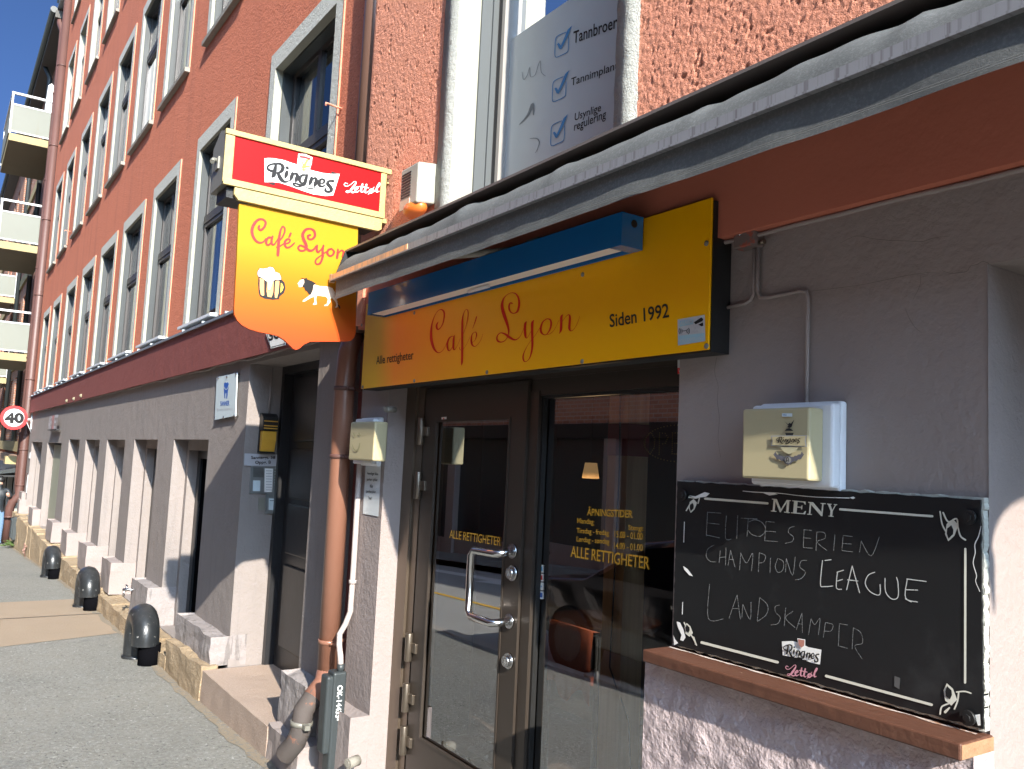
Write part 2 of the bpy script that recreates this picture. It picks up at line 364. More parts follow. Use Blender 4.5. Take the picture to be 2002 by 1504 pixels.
# ================================================================ GROUND
xs = [-60,-50,-40,-30,-24,-20,-17,-15,-13,-12,-11,-10,-9,-8,-7.3,-6.7,-6,-5.4,-4.8,-4.1,-3.4,-2.9,-2.5,-2,-1,0,2,5,10,20,30]
def strip(y0, y1, dz, xx=xs, ny=1):
    mb = MB(); vs = []; n = len(xx)
    ys = [lerp(y0, y1, j/ny) for j in range(ny+1)]
    for x in xx:
        for y in ys: vs.append((x, y, zg(x)+dz))
    mb.add(vs, [(i*(ny+1)+j, (i+1)*(ny+1)+j, (i+1)*(ny+1)+j+1, i*(ny+1)+j+1) for i in range(n-1) for j in range(ny)])
    return mb
struct('ground', strip(-60, 60, -.12), M['road'])
struct('pavement', strip(-.30, 1.35, 0), M['asphalt'])
def sub(x0, x1): return [x0]+[x for x in xs if x0 < x < x1]+[x1]
band = MB()
zb = lambda x: zg(x)+.002
band.add([(-6.12,-.29,zb(-6.12)),(-4.45,-.29,zb(-4.45)),(-4.80,.93,zb(-4.80)),(-5.45,.93,zb(-5.45)),(-6.12,.93,zb(-6.12)),(-5.42,-.29,zb(-5.42))], [(0,5,3,4),(5,1,2,3)])
struct('concrete_pavement_strip', band, M['concrete'])
cr = MB(); cr.add([(-5.44,-.29,zb(-5.4)+.001),(-5.425,-.29,zb(-5.4)+.001),(-5.455,.93,zb(-5.45)+.001),(-5.465,.93,zb(-5.45)+.001)], [(0,1,2,3)])
struct('pavement_joint', cr, M['black'])
road = strip(-2.6, -.36, -.062); struct('road', road, M['road'])
kp = struct('kerb', strip(-.38, -.36, -.02), M['kerb'])
x = -9.0; kme = None
while x < 2.2:
    k = MB(); k.box(0, .592, -.365, -.301, -.10, .004)
    if kme is None:
        o = build('kerb_stone', k, M['kerb'], kp, bevel=.006); kme = o.data
    else:
        o = bpy.data.objects.new('kerb_stone', kme); C.objects.link(o); o.parent = kp
        b_ = o.modifiers.new('bevel', 'BEVEL'); b_.width = .012; b_.segments = 2
    o.location = (x*S, 0, zg(x+.3)*S+CZ); o.location.z = zg(x+.3)*S+0
    x += .6
struct('opposite_pavement', strip(-5.0, -2.6, 0.0), M['asphalt'])
yl = strip(-1.30, -1.255, -.059, sub(-30, -2.2)); struct('yellow_centre_line', yl, M['yline'])
wl = MB()
for x0 in (-9.4,):
    pts = [(-8.4,-2.30),(-6.6,-2.30),(-6.6,-2.45),(-5.9,-2.2),(-6.6,-1.98),(-6.6,-2.15),(-8.4,-2.15)]
    wl.add([(a, b, zg(a)-.059) for a, b in pts], [tuple(range(7))])
struct('white_road_arrow', wl, M['wline'])

dirt = MB(); dv = []
dn = 160
for i in range(dn+1):
    x = lerp(-12.0, -2.35, i/dn); dv += [(x, .868-.03*abs(noise.noise(Vector((x*3, 0, 0))))-.018*noise.noise(Vector((x*11, 5, 0))), zg(x)+.0022), (x, .94, zg(x)+.0022)]
dirt.add(dv, [(2*i, 2*i+2, 2*i+3, 2*i+1) for i in range(dn)])
build('sand_and_dirt', dirt, mat('wall_foot_sand', (.24,.195,.14), .95, bump=(60,.008,4), spots=[(30,.52,.58,(.17,.165,.15)),(60,.62,.66,(.45,.4,.32))]), kind='stuff')
sand_o = bpy.data.objects['sand_and_dirt']; sand_o['label'] = 'thin line of sand and dirt along the foot of the granite plinth'; sand_o['category'] = 'dirt'

# ================================================================ RED APARTMENT BUILDING
def gridwall(mb, x0, x1, z0, z1, y, holes, yb=None, cell=None):
    X = sorted({x0, x1, *[h[0] for h in holes], *[h[1] for h in holes]}); Z = sorted({z0, z1, *[h[2] for h in holes], *[h[3] for h in holes]})
    X = [a for a in X if x0 <= a <= x1]; Z = [a for a in Z if z0 <= a <= z1]
    idx = {}
    for a in X:
        for b in Z: idx[a, b] = len(idx)
    vs = [(a, y, b) for a in X for b in Z]
    fs = []
    for a0, a1 in zip(X, X[1:]):
        for b0, b1 in zip(Z, Z[1:]):
            cx, cz = (a0+a1)/2, (b0+b1)/2
            if any(h[0] < cx < h[1] and h[2] < cz < h[3] for h in holes): continue
            fs.append((idx[a0,b0], idx[a1,b0], idx[a1,b1], idx[a0,b1]))
    mb.add(vs, fs)
    if yb:
        for h in holes:
            a0, a1, b0, b1 = h[:4]
            a0, a1 = max(a0, x0), min(a1, x1)
            for q in [((a0,y,b0),(a0,yb,b0),(a0,yb,b1),(a0,y,b1)), ((a1,y,b0),(a1,yb,b0),(a1,yb,b1),(a1,y,b1)), ((a0,y,b1),(a1,y,b1),(a1,yb,b1),(a0,yb,b1)), ((a0,y,b0),(a1,y,b0),(a1,yb,b0),(a0,yb,b0))]:
                mb.quad(*q)

apt = thing('apartment_building', 'long red stucco apartment building with rows of tall grey trimmed windows', 'building', (-7.4, 1.0, -1.0))
COLS = [(-11.97,-11.235),(-10.92,-10.2),(-9.75,-9.0),(-8.63,-7.885),(-7.58,-6.84),(-6.58,-5.83),(-5.566,-4.871),(-4.5,-3.825),(-3.333,-2.585)]
ROWS = [(.60,1.60),(2.13,3.22),(3.79,4.85),(5.39,6.42)]
TW = .062
holes = []; wins = []
for r, (z0, z1) in enumerate(ROWS):
    for c, (a, b) in enumerate(COLS):
        if (r == 2 and c > 6) or (r == 3 and c > 4): continue
        i = (a+TW, b-TW, z0 if r == 0 else z0, z1-.075)
        holes.append(i); wins.append((r, c, a, b, z0, z1, i))
mb = MB(); gridwall(mb, -12.40, -2.39, .585, 6.75, 1.0, holes)
mb.quad((-2.39,1,.585),(-2.39,1.06,.585),(-2.39,1.06,6.75),(-2.39,1,6.75))
build('upper_wall', mb, M['red'], apt)
mb = MB(); mb.box(-12.40, -2.39, 1.35, 1.5, -1.5, 6.7); build('inner_wall', mb, M['dark'], apt)
mb = MB(); mb.box(-12.5, -2.35, .86, 1.5, 6.76, 6.82); build('eaves', mb, M['cover'], apt)
rnd = random.Random(3)
for (r, c, a, b, z0, z1, (ia, ib, iz0, iz1)) in wins:
    hi = r >= 2
    fr = MB(); yf = 1.064 if c == 8 else 1.043
    t = .028
    fr.box(ia+.012, ia+.012+t, yf, yf+.02, iz0, iz1); fr.box(ib-.012-t, ib-.012, yf, yf+.02, iz0, iz1)
    fr.box(ia+.012+t, ib-.012-t, yf, yf+.02, iz1-t, iz1); fr.box(ia+.012+t, ib-.012-t, yf, yf+.02, iz0, iz0+t)
    win = build('window', fr, M['frame'], apt)
    tr = MB(); y0 = .993
    tr.add([(a,y0,z0),(ia,y0,z0),(ia,y0,iz1),(ib,y0,iz1),(ib,y0,z0),(b,y0,z0),(b,y0,z1),(a,y0,z1)], [(0,1,2,7),(2,3,6,7),(3,4,5,6)])
    te = MB(); te.box(b+.0005,b+.006,y0+.001,1.0,z0,z1); tr.quad((a,y0,z0),(a,1.0,z0),(a,1.0,z1),(a,y0,z1)); tr.quad((a,y0,z1),(b,y0,z1),(b,1.0,z1),(a,1.0,z1))
    build('trim', tr, M['trim'], win); build('painted_edge', te, M['redcafe'], win)
    yc = 1.036 if hi else (1.025 if c == 8 else 1.009)
    rv = MB()
    def ring(mb_, A, B, Z0, Z1, ya, yb):
        mb_.quad((A,ya,Z0),(A,yb,Z0),(A,yb,Z1),(A,ya,Z1)); mb_.quad((B,ya,Z0),(B,yb,Z0),(B,yb,Z1),(B,ya,Z1))
        mb_.quad((A,ya,Z1),(B,ya,Z1),(B,yb,Z1),(A,yb,Z1)); mb_.quad((A,ya,Z0),(B,ya,Z0),(B,yb,Z0),(A,yb,Z0))
    ring(rv, ia, ib, iz0, iz1, y0, yc); build('reveal', rv, M['cream'], win)
    ln = MB()
    ring(ln, ia, ib, iz0, iz1, yc, yf+.03)
    ln.quad((ia,yc,iz0),(ia+.01,yc,iz0),(ia+.01,yc,iz1-.01),(ia,yc,iz1)); ln.quad((ia,yc,iz1),(ia+.01,yc,iz1-.01),(ib-.01,yc,iz1-.01),(ib,yc,iz1))
    ring(ln, ia+.010, ib-.010, iz0, iz1-.010, yc, yf+.002)
    build('lining', ln, M['slate'] if not hi else M['cream'], win)
    zt = lerp(iz0, iz1, .66 if r else .60); mx = (ia+ib)/2
    tb = MB(); tb.box(ia+.04, ib-.04, yf-.012, yf+.016, zt-.02, zt+.02); build('transom', tb, M['frame'], win)
    mu = MB(); mu.box(mx-.016, mx+.016, yf-.004, yf+.016, zt+.02, iz1-.028); build('mullion', mu, M['frame'], win)
    sa = MB()
    for (u0, u1, w0, w1) in ((ia+.04, ib-.04, iz0+t, zt-.02),):
        for q in ((u0,u0+.02,w0,w1),(u1-.02,u1,w0,w1),(u0+.02,u1-.02,w0,w0+.02),(u0+.02,u1-.02,w1-.02,w1)): sa.box(q[0],q[1],yf-.008,yf+.012,q[2],q[3])
    build('sash', sa, M['frame'], win)
    for (u0, u1, w0, w1) in ((ia+.06, ib-.06, iz0+t+.02, zt-.04), (ia+.04, mx-.016, zt+.02, iz1-.028), (mx+.016, ib-.04, zt+.02, iz1-.028)):
        g = MB(); g.quad((u0,yf+.006,w0),(u1,yf+.006,w0),(u1,yf+.006,w1),(u0,yf+.006,w1)); build('pane', g, M['glass'], win)
    if rnd.random() < .9:
        cu = MB(); n = 26; full = rnd.random() < .5
        for (u0, u1) in (((ia+.01, ib-.01),) if full else ((ia+.01, lerp(ia, ib, .32)), (lerp(ia, ib, .72), ib-.01))):
            vs = []
            for k in range(n+1):
                xx = lerp(u0, u1, k/n); yy = yf+.034+.007*math.sin(k*1.9)+.004*rnd.random()
                vs += [(xx, yy, iz0+.02), (xx, yy, iz1)]
            cu.add(vs, [(2*k, 2*k+2, 2*k+3, 2*k+1) for k in range(n)], True)
        build('curtain', cu, M['curtain'] if full or rnd.random() < .4 else M['drapery'], win)
    si = MB()
    if r: si.prism([(a-.005,.972,z0-.028),(a-.005,.972,z0-.004),(a-.005,yf+.01,z0+.005),(a-.005,yf+.01,z0-.028)], (b-a+.01,0,0))
    else: si.prism([(ia-.03,.962,z0-.004),(ia-.03,.962,z0+.008),(ia-.03,yf-.004,z0+.014),(ia-.03,yf-.004,z0-.004)], (ib-ia+.06,0,0))
    build('sill', si, M['sillm'] if r else M['whitedirty'], win)
# fascia band and zinc flashing between upper storeys and ground floor
mb = MB(); mb.prism([(-12.36,.970,.572),(-12.34,.968,.362),(-12.34,1.02,.366),(-12.36,1.02,.572)], (9.96,0,0)); build('fascia_band', mb, M['redsmooth'], apt)
mb = MB(); mb.prism([(-12.40,.957,.560),(-12.40,.957,.572),(-12.40,1.004,.592),(-12.40,1.004,.574)], (10.01,0,0)); build('flashing', mb, M['flash'], apt)
x = -12.1; 
mb = MB()
while x < -2.5:
    mb.box(x-.004, x+.004, .955, 1.0, .571, .581); x += .37
build('flashing_seam', mb, M['flash'], apt)
mb = MB()
pth = []
for i in range(90):
    x = lerp(-12.3, -2.42, i/89); pth.append((x, .985+.004*math.sin(i*1.7), .362+.0035*math.sin(i*.9)+.003*math.sin(i*2.3)))
mb.tube(pth, .0055, 6); build('sealant_bead', mb, M['grey'], apt)
# ground floor
OP = [(-11.96,-10.755,.003),(-10.22,-9.027,.003),(-8.52,-7.855,.04),(-7.504,-6.82,.04),(-6.503,-5.827,.042),(-5.525,-4.879,.045),(-4.505,-3.854,.047)]
hs = [(a, b, -.87, z) for a, b, z in OP]; hs[0] = (-11.96,-10.755,-.87,.003)
hs.append((-3.33,-2.60,-.815,.345))
mb = MB(); gridwall(mb, -12.34, -2.39, -1.5, .364, 1.0, hs)
for (a, b, z0, z1) in hs:
    yb = 1.067 if b < -3.5 else 1.165
    mb.quad((a,1,z0),(a,yb,z0),(a,yb,z1),(a,1,z1)); mb.quad((b,1,z0),(b,yb,z0),(b,yb,z1),(b,1,z1))
    mb.quad((a,1,z1),(b,1,z1),(b,yb,z1),(a,yb,z1)); mb.quad((a,1,z0),(b,1,z0),(b,yb,z0),(a,yb,z0))
mb.quad((-2.39,1,-1.5),(-2.39,1.06,-1.5),(-2.39,1.06,.364),(-2.39,1,.364)); mb.quad((-12.34,1,-1.5),(-12.34,1.5,-1.5),(-12.34,1.5,.364),(-12.34,1,.364))
build('ground_floor_wall', mb, M['grey'], apt)
for n_, (a, b, z) in enumerate(OP):
    if n_ == 1:
        mb = MB(); mb.box(a+.05, b-.3, 1.06, 1.08, -.86, z-.02); d = build('door', mb, M['greendoor'], apt, label='grey green basement door')
        h = MB(); h.box(b-.42, b-.39, 1.05, 1.062, -.50, -.36); build('handle', h, M['black'], d)
        mb = MB(); mb.box(a, b, 1.09, 1.10, -.87, z); build('door_recess', mb, M['pillar'], apt)
        continue
    # second rebate, then the dark window
    i = .045
    mb = MB(); gridwall(mb, a, b, -.87, z, 1.067, [(a+i, b-i, -.83, z-.05)], 1.118); build('inner_reveal', mb, M['grey'], apt)
    fr = MB()
    for q in ((a+i, a+i+.05, -.83, z-.05), (b-i-.03, b-i, -.83, z-.05), (a+i+.05, b-i-.03, z-.09, z-.05), (a+i+.05, b-i-.03, -.83, -.79)): fr.box(q[0], q[1], 1.112, 1.135, q[2], q[3])
    f_ = build('basement_window', fr, M['door'], apt)
    g = MB(); g.quad((a+i,1.125,-.8),(b-i,1.125,-.8),(b-i,1.125,z-.06),(a+i,1.125,z-.06)); build('pane', g, M['dark'], f_)
# pedestals of the piers and the granite they stand on
rp = random.Random(11)
def rough_block(name, x0, x1, y0, y1, z0, z1, m, nx=8, nz=5, amp=.008, top=0, taper=0, parent=apt):
    mb = MB(); vs = {}
    def vid(x, y, z, jit=True):
        k = (round(x, 5), round(y, 5), round(z, 5))
        if k not in vs:
            p = Vector(k); q = Vector((noise.noise(p*9+Vector((3,1,7))), noise.noise(p*9+Vector((13,5,2))), noise.noise(p*9+Vector((1,9,4)))))*amp
            q += Vector((noise.noise(p*30), noise.noise(p*30+Vector((5,5,5))), noise.noise(p*30+Vector((8,1,3)))))*amp*.5
            if not jit: q = Vector((0,0,0))
            t = (p.z-z0)/(z1-z0)
            vs[k] = len(mb.v); mb.v.append(tuple(p+q+Vector((0, taper*t, 0))))
        return vs[k]
    ny = max(2, int((y1-y0)/(x1-x0)*nx))
    def face(fn, na, nb):
        for i in range(na):
            for j in range(nb):
                mb.f.append([vid(*fn(i/na, j/nb)), vid(*fn((i+1)/na, j/nb)), vid(*fn((i+1)/na, (j+1)/nb)), vid(*fn(i/na, (j+1)/nb))]); mb.sm.append(False)
    L = lerp
    face(lambda s, t: (L(x0,x1,s), y0, L(z0,z1,t)), nx, nz)
    face(lambda s, t: (x1, L(y0,y1,s), L(z0,z1,t)), ny, nz)
    face(lambda s, t: (x0, L(y0,y1,s), L(z0,z1,t)), ny, nz)
    face(lambda s, t: (L(x0,x1,s), L(y0,y1,t), z1-top*(1-t)), nx, ny)
    return build(name, mb, m, parent)
PED = [(-12.2,-11.96,-.70),(-10.70,-10.25,-.70),(-8.95,-8.51,-.695),(-7.85,-7.49,-.69),(-6.84,-6.49,-.688),(-5.845,-5.515,-.684),(-4.885,-4.495,-.685),(-3.855,-3.33,-.698)]
for a, b, z in PED:
    big = a > -4
    rough_block('pedestal', a, b, .93, 1.069, -.87 if not big else -.808, z, M['greyR'] if a > -5 else M['pink'], 6, 4, .006 if not big else .009, top=.012)
rough_block('pedestal', -2.575, -2.375, .935, 1.002, -.83, -.655, M['greyR'], 6, 6, .007, top=.02)
rough_block('pedestal', -2.36, -2.255, .975, 1.002, -.9, -.70, M['pillar'], 4, 4, .006)
# granite plinth, stone by stone
x = -12.3
while x < -3.90:
    L_ = rp.uniform(.42, .62)
    x1 = min(x+L_, -3.87)
    if -3.87-x1 < .25: x1 = -3.87
    rough_block('granite_stone', x+.004, x1-.004, .885+rp.uniform(0,.01), 1.12, zg((x+x1)/2)-.12, -.868+rp.uniform(-.006,.004), M['granite'], 9, 5, .012, top=.01)
    x = x1
rough_block('granite_slab', -3.86, -3.31, .893, .95, -1.0, -.800, M['granite'], 10, 5, .012)
rough_block('granite_step', -3.305, -2.56, .900, 1.19, -1.02, -.812, M['granitestep'], 16, 6, .0025)
rough_block('dark_plinth_stone', -2.555, -2.30, .90, 1.0, -1.0, -.80, M['pillar'], 6, 4, .01)
# entrance door in the recess
dr = MB(); dr.box(-3.33, -2.60, 1.166, 1.19, -.815, .345); ed = build('entrance_door', dr, M['door'], apt, label='black panelled entrance door')
for (z0, z1) in ((-.73,-.42),(-.38,-.19),(-.17,.02),(.05,.30)):
    p_ = MB(); 
    p_.box(-3.24, -2.70, 1.156, 1.168, z0, z1); build('panel', p_, M['door'], ed, bevel=.006)
h = MB(); h.tube([(-2.68,1.165,-.30),(-2.68,1.14,-.30),(-2.76,1.138,-.30)], .006, 8); build('handle', h, M['steel'], ed)
mb = MB(); mb.box(-3.335, -3.30, 1.13, 1.17, -.815, .345); mb.box(-3.30, -2.60, 1.13, 1.17, .315, .345); build('door_frame', mb, M['door'], apt)
# small fixings on the facade
mb = MB()
for (u, v) in ((131,784),(145,780),(159,774)):
    p_ = P(u, v, .966); mb.sphere(p_, .016, 8, 6)
build('fixing', mb, M['slabu'], apt)
for (u, v) in ((657,209),(134,452)):
    p_ = P(u, v, .98); mb = MB(); mb.tube([p_+Vector((0,.02,0)), p_, p_+Vector((.0,-.035,.003)), p_+Vector((.01,-.038,-.008))], .0035, 8); build('wall_hook', mb, M['redcafe'], apt)

# ================================================================ CAFE BUILDING
cafe = thing('cafe_building', 'salmon red building front with dark grey ground floor and the cafe door', 'building', (-1.2, 1.0, -.87))
YU = .96
# upper wall, really rough stucco
WX = (-1.795, -1.125)   # window opening
k_ = YU
wh = (-1.795*k_, -1.175*k_, .56, 2.2)
def stucco(name, x0, x1, z0, z1, y, step, m, parent, amp=1.0):
    nx = int((x1-x0)/step); nz = int((z1-z0)/step); mb = MB(); vs = []
    for i in range(nx+1):
        for j in range(nz+1):
            X = lerp(x0, x1, i/nx); Z = lerp(z0, z1, j/nz)
            p = Vector((X*S, Z*S, 3.3))
            a = noise.fractal(p*105, .8, 2.1, 2)*.0013
            b = noise.noise(p*Vector((1,1,1))*11)
            c = noise.noise(Vector((p.x*75, p.y*65, 9.1)))+.6*noise.noise(Vector((p.x*19, p.y*12, 2.1)))
            pit = max(0, c-.50+b*.5)*.012
            e = min(1, min(X-x0, x1-X)/(.01)) if True else 1
            vs.append((X, y+(-a-.0015+min(pit, .005))*amp*max(0, min(1, e)), Z))
    mb.add(vs, [(i*(nz+1)+j, (i+1)*(nz+1)+j, (i+1)*(nz+1)+j+1, i*(nz+1)+j+1) for i in range(nx) for j in range(nz)], True)
    return build(name, mb, m, parent)
stucco('upper_wall', -1.115, .05, .53, 1.25, YU, .0029, M['redcafe'], cafe)
stucco('upper_wall_pier', -2.235, -1.795*k_-.065, .53, 1.75, YU, .0034, M['redcafe'], cafe)
mb = MB(); mb.box(.049, .30, YU, YU+.03, .53, 2.6); mb.box(-2.235, .30, YU+.012, YU+.03, 1.45, 2.6); mb.box(-2.236, -2.20, YU+.0, 1.08, .37, 2.6); build('wall_core', mb, M['redcafe'], cafe)
mb = MB(); mb.box(-2.38, -2.236, 1.045, 1.07, -.87, 2.6); build('recessed_strip', mb, M['redsmooth'], cafe)
# first floor window with dental advert
x0w, x1w = wh[0], wh[1]
fr = MB(); yf = YU+.10
fr.box(x0w, x0w+.035, yf, yf+.03, .5, 2.2); fr.box(x1w-.02, x1w+.02, yf, yf+.03, .5, 2.2)
win = build('window', fr, M['frame'], cafe, label='large first floor window with a frosted dental advert')
t = MB(); 
def wob(z, s): return -abs(.0035*noise.noise(Vector((z*14, s, 0)))+.002*noise.noise(Vector((z*50, s, 2))))
def trimcol(xa, xb, ya, yb, z0, z1, s):
    mb = MB(); n = 120; vs = []
    for j in range(n+1):
        z = lerp(z0, z1, j/n)
        vs += [(xa+wob(z, s), yb, z), (xa+wob(z, s), ya+wob(z, s+5)*.4, z), (xb+wob(z, s+9), ya+wob(z, s+5)*.4, z), (xb+wob(z, s+9)*.5, yb, z)]
    mb.add(vs, [(4*j+k, 4*j+k+1, 4*j+k+5, 4*j+k+4) for j in range(n) for k in range(3)], True)
    return mb
M['trimc'] = mat('cream_grey_trim', (.36,.36,.33), .9, bump=[(30,.010,5),(120,.004,4)], var=[(8,.5,(.28,.285,.265))], spots=[(14,.68,.72,(.24,.235,.22))])
build('trim', trimcol(x0w-.065, x0w, YU-.008, YU+.012, .5, 1.9, 1), M['trimc'], win)
build('trim', trimcol(x1w, x1w+.052, YU-.010, YU+.10, .5, 1.5, 4), M['trimc'], win)
r_ = MB(); r_.quad((x0w,YU-.006,.5),(x0w,YU+.056,.5),(x0w,YU+.056,2.2),(x0w,YU-.006,2.2)); build('reveal', r_, M['cream'], win)
r_ = MB(); r_.box(x0w-.02, x0w+.006, YU+.056, YU+.085, .5, 2.2); r_.box(x0w-.02, x0w+.012, YU+.085, yf, .5, 2.2); build('lining', r_, mat('light_grey_lining', (.085,.095,.10), .6), win)
r_ = MB(); r_.box(x0w+.035, x0w+.048, yf-.004, yf+.02, .5, 2.2); build('rubber_seal', r_, mat('pale_sash_edge', (.30,.28,.26), .5), win)
g = MB(); g.quad((x0w+.048,yf+.02,.5),(x1w,yf+.02,.5),(x1w,yf+.02,2.2),(x0w+.048,yf+.02,2.2)); build('pane', g, M['glass'], win)
yfm = yf+.016
fn = plane_y(yfm, 840, 0, .2997)
f_ = MB(); ft = P(840+545*.2997, 250*.2997, yfm); f_.quad((x0w+.048,yfm,.5),(x1w,yfm,.5),(x1w,yfm,ft.z),(x0w+.048,yfm,ft.z))
film = build('advert_film', f_, M['film'], win)
ad = thing('dental_advert', 'three blue tick boxes beside black Norwegian dental words on the frosted window film', 'window lettering', (-1.4, yfm, .6))
tick = MB()
for (cx, cy) in ((0,0),(-17,290),(-27,578)):
    tick = MB()
    ribbon(tick, [(cx+892,cy+212,5),(cx+845,cy+232,5),(cx+825,cy+255,5),(cx+821,cy+310,5),(cx+820,cy+362,5),(cx+830,cy+375,5),(cx+860,cy+363,5),(cx+896,cy+345,5),(cx+907,cy+325,5),(cx+910,cy+245,5)], fn, 1, .0012)
    poly(tick, [(cx+835,cy+290),(cx+846,cy+282),(cx+860,cy+300),(cx+905,cy+195),(cx+933,cy+168),(cx+905,cy+240),(cx+862,cy+325),(cx+850,cy+322)], fn, .0018)
    build('tick_box', tick, M['tickblue'], ad)
txtp('Tannbroer', (938,288), (1225,184), (940,208), fn, M['ink'], ad, bold=.012)
txtp('Tannimplantat', (922,580), (1280,450), (926,512), fn, M['ink'], ad, bold=.006)
txtp('Usynlige', (946,806), (1118,742), (950,740), fn, M['ink'], ad, bold=.004)
txtp('regulering', (942,874), (1150,790), (946,800), fn, M['ink'], ad, bold=.004)
mb = MB(); mb.box(-1.75, -1.1, 1.35, 1.36, .5, 2.2); build('room_wall', mb, M['cream'], cafe)
fsm = mat('finger_smudge', (.17,.19,.20), .6)
g = MB(); ribbon(g, [(605,470,3),(615,520,3),(640,490,3),(655,440,3),(660,500,3),(690,490,3),(710,430,3),(725,400,3),(730,470,3),(758,498,3)], fn, 1, .001); build('smudge', g, fsm, ad)
g = MB(); ribbon(g, [(585,815,3),(620,780,9),(650,740,16),(675,680,18),(680,750,8)], fn, 1, .001); build('smudge', g, fsm, ad)
g = MB(); ribbon(g, [(655,905,3),(700,905,5),(718,930,6),(705,975,4),(690,1000,3)], fn, 1, .001); build('smudge', g, fsm, ad)


# fascia band under the awning
mb = MB(); mb.box(-2.236, 1.5, .968, 1.0, .361, .53); build('fascia_band', mb, M['redband'], cafe)
mb = MB(); pth = [(lerp(-1.0, 1.2, i/50), .985, .357+.002*noise.noise(Vector((i*.4,0,0)))) for i in range(51)]
mb.tube(pth, .0035, 6); build('sealant_bead', mb, M['pillar'], cafe)
# grey ground floor
XD0, XD1 = -2.076, -.998
mb = MB()
gridwall(mb, -2.25, -.504, -1.0, .361, 1.0, [(XD0, XD1, -1.0, .205)], 1.08)
mb.quad((-2.25,1,-1.0),(-2.25,1.07,-1.0),(-2.25,1.07,.361),(-2.25,1,.361))
gridwall(mb, -.504, 1.5, -1.0, .361, 1.0, [(-.504, .62, -1.0, .259)], 1.09)
# finer stipple patches come from the material
build('ground_floor_wall', mb, M['pillar'], cafe)
# sunlit lower pink-grey render: side strip and jamb share the paint
mb = MB(); gridwall(mb, -2.249, -2.077, -1.0, -.02, .9985, []); mb.quad((-2.0755,.9985,-1.0),(-2.0755,1.066,-1.0),(-2.0755,1.066,.204),(-2.0755,.9985,.204))
build('wall_render', mb, M['pink'], cafe)
mb = MB(); mb.quad((-.5035,.999,-1.0),(-.5035,1.088,-1.0),(-.5035,1.088,.258),(-.5035,.999,.258)); build('jamb_render', mb, M['pink'], cafe)
rough_block('plinth_block', -2.262, -2.0745, .945, .999, -1.0, -.665, M['pink'], 5, 8, .003, top=.035, parent=cafe)
# stippled low wall under the shelf
def stip(p): return noise.fractal(Vector((p[0]*S*16, p[1]*S*16, p[2]*S*16)), 1, 2, 4)*.0022+max(0, noise.noise(Vector((p[0]*16, p[2]*16, 4)))-.1)*.004
mb = MB(); vs = []; nx, nz = 110, 130
for i in range(nx+1):
    for j in range(nz+1):
        x = lerp(-1.012, -.5, i/nx); z = lerp(-.95, -.285, j/nz); vs.append((x, .957-stip((x, 0, z)), z))
mb.add(vs, [(i*(nz+1)+j, (i+1)*(nz+1)+j, (i+1)*(nz+1)+j+1, i*(nz+1)+j+1) for i in range(nx) for j in range(nz)], True)
mb.quad((-1.012,.957,-.95),(-1.012,1.06,-.95),(-1.012,1.06,-.285),(-1.012,.957,-.285)); mb.quad((-.5,.957,-.95),(-.5,1.0,-.95),(-.5,1.0,-.285),(-.5,.957,-.285))
mb.quad((-1.012,.957,-.285),(-.5,.957,-.285),(-.5,1.0,-.285),(-1.012,1.0,-.285))
build('low_wall', mb, M['pinkrough'], cafe)
# door set
YD = 1.065
df = MB()
df.box(XD0+.001, -1.975, YD, YD+.05, -.95, .204); df.box(-1.507, -1.475, YD-.002, YD+.05, -.95, .160); df.box(XD1-.04, XD1+.02, YD, YD+.05, -.95, .160)
df.box(-1.975, XD1+.02, YD, YD+.05, .186, .204); df.box(-1.475, XD1, YD, YD+.05, -.95, -.80); df.box(-1.507, XD1+.02, YD+.001, YD+.05, .150, .186)
build('door_frame', df, M['alu'], cafe)
jb = MB(); jb.box(XD0+.0015, -2.02, YD-.012, YD+.001, -.95, .203); jb.box(-2.020, -1.985, YD-.005, YD+.0012, -.95, .19); build('frame_post', jb, M['aluframe'], cafe)
dl = MB(); a, b = -1.972, -1.510
for q in ((a, -1.912, -.86, .184), (-1.570, b, -.86, .184), (-1.912, -1.570, .105, .184), (-1.912, -1.570, -.86, -.685)): dl.box(q[0], q[1], YD-.008, YD+.022, q[2], q[3])
door = build('glass_door', dl, M['alu'], cafe, label='bronze framed glass door with a tall steel pull handle')
g = MB(); g.quad((-1.914,YD,-.687),(-1.568,YD,-.687),(-1.568,YD,.107),(-1.914,YD,.107)); build('pane', g, M['cafeglass'], door)
g = MB()
for q in ((-1.912,-1.906,-.685,.105),(-1.576,-1.570,-.685,.105),(-1.906,-1.576,.099,.105),(-1.906,-1.576,-.685,-.679)): g.box(q[0],q[1],YD-.010,YD-.003,q[2],q[3])
build('glazing_bead', g, M['alu'], door)
h = MB(); h.tube([(-1.537,YD-.01,-.186),(-1.537,1.025,-.190),(-1.545,1.017,-.192)]+[(-1.612+0.0,1.0,-.2)]*0+[(-1.625,1.012,-.193),(-1.637,1.012,-.205),(-1.637,1.012,-.325),(-1.625,1.012,-.337),(-1.545,1.012,-.337),(-1.537,1.025,-.336),(-1.537,YD-.01,-.334)], .0085, 12)
h.tube([(-1.537,YD-.0085,-.186),(-1.537,YD-.013,-.186)], .016, 16); h.tube([(-1.537,YD-.0085,-.334),(-1.537,YD-.013,-.334)], .016, 16)
build('pull_handle', h, M['steel'], door)
for z in (-.232, -.416):
    l = MB(); l.tube([(-1.532,YD-.008,z),(-1.532,YD-.014,z)], .0165, 20); l.tube([(-1.532,YD-.014,z),(-1.532,YD-.022,z)], .0115, 16); l.box(-1.5335,-1.5305,YD-.024,YD-.022,z-.006,z+.006); build('lock', l, M['steel'], door)
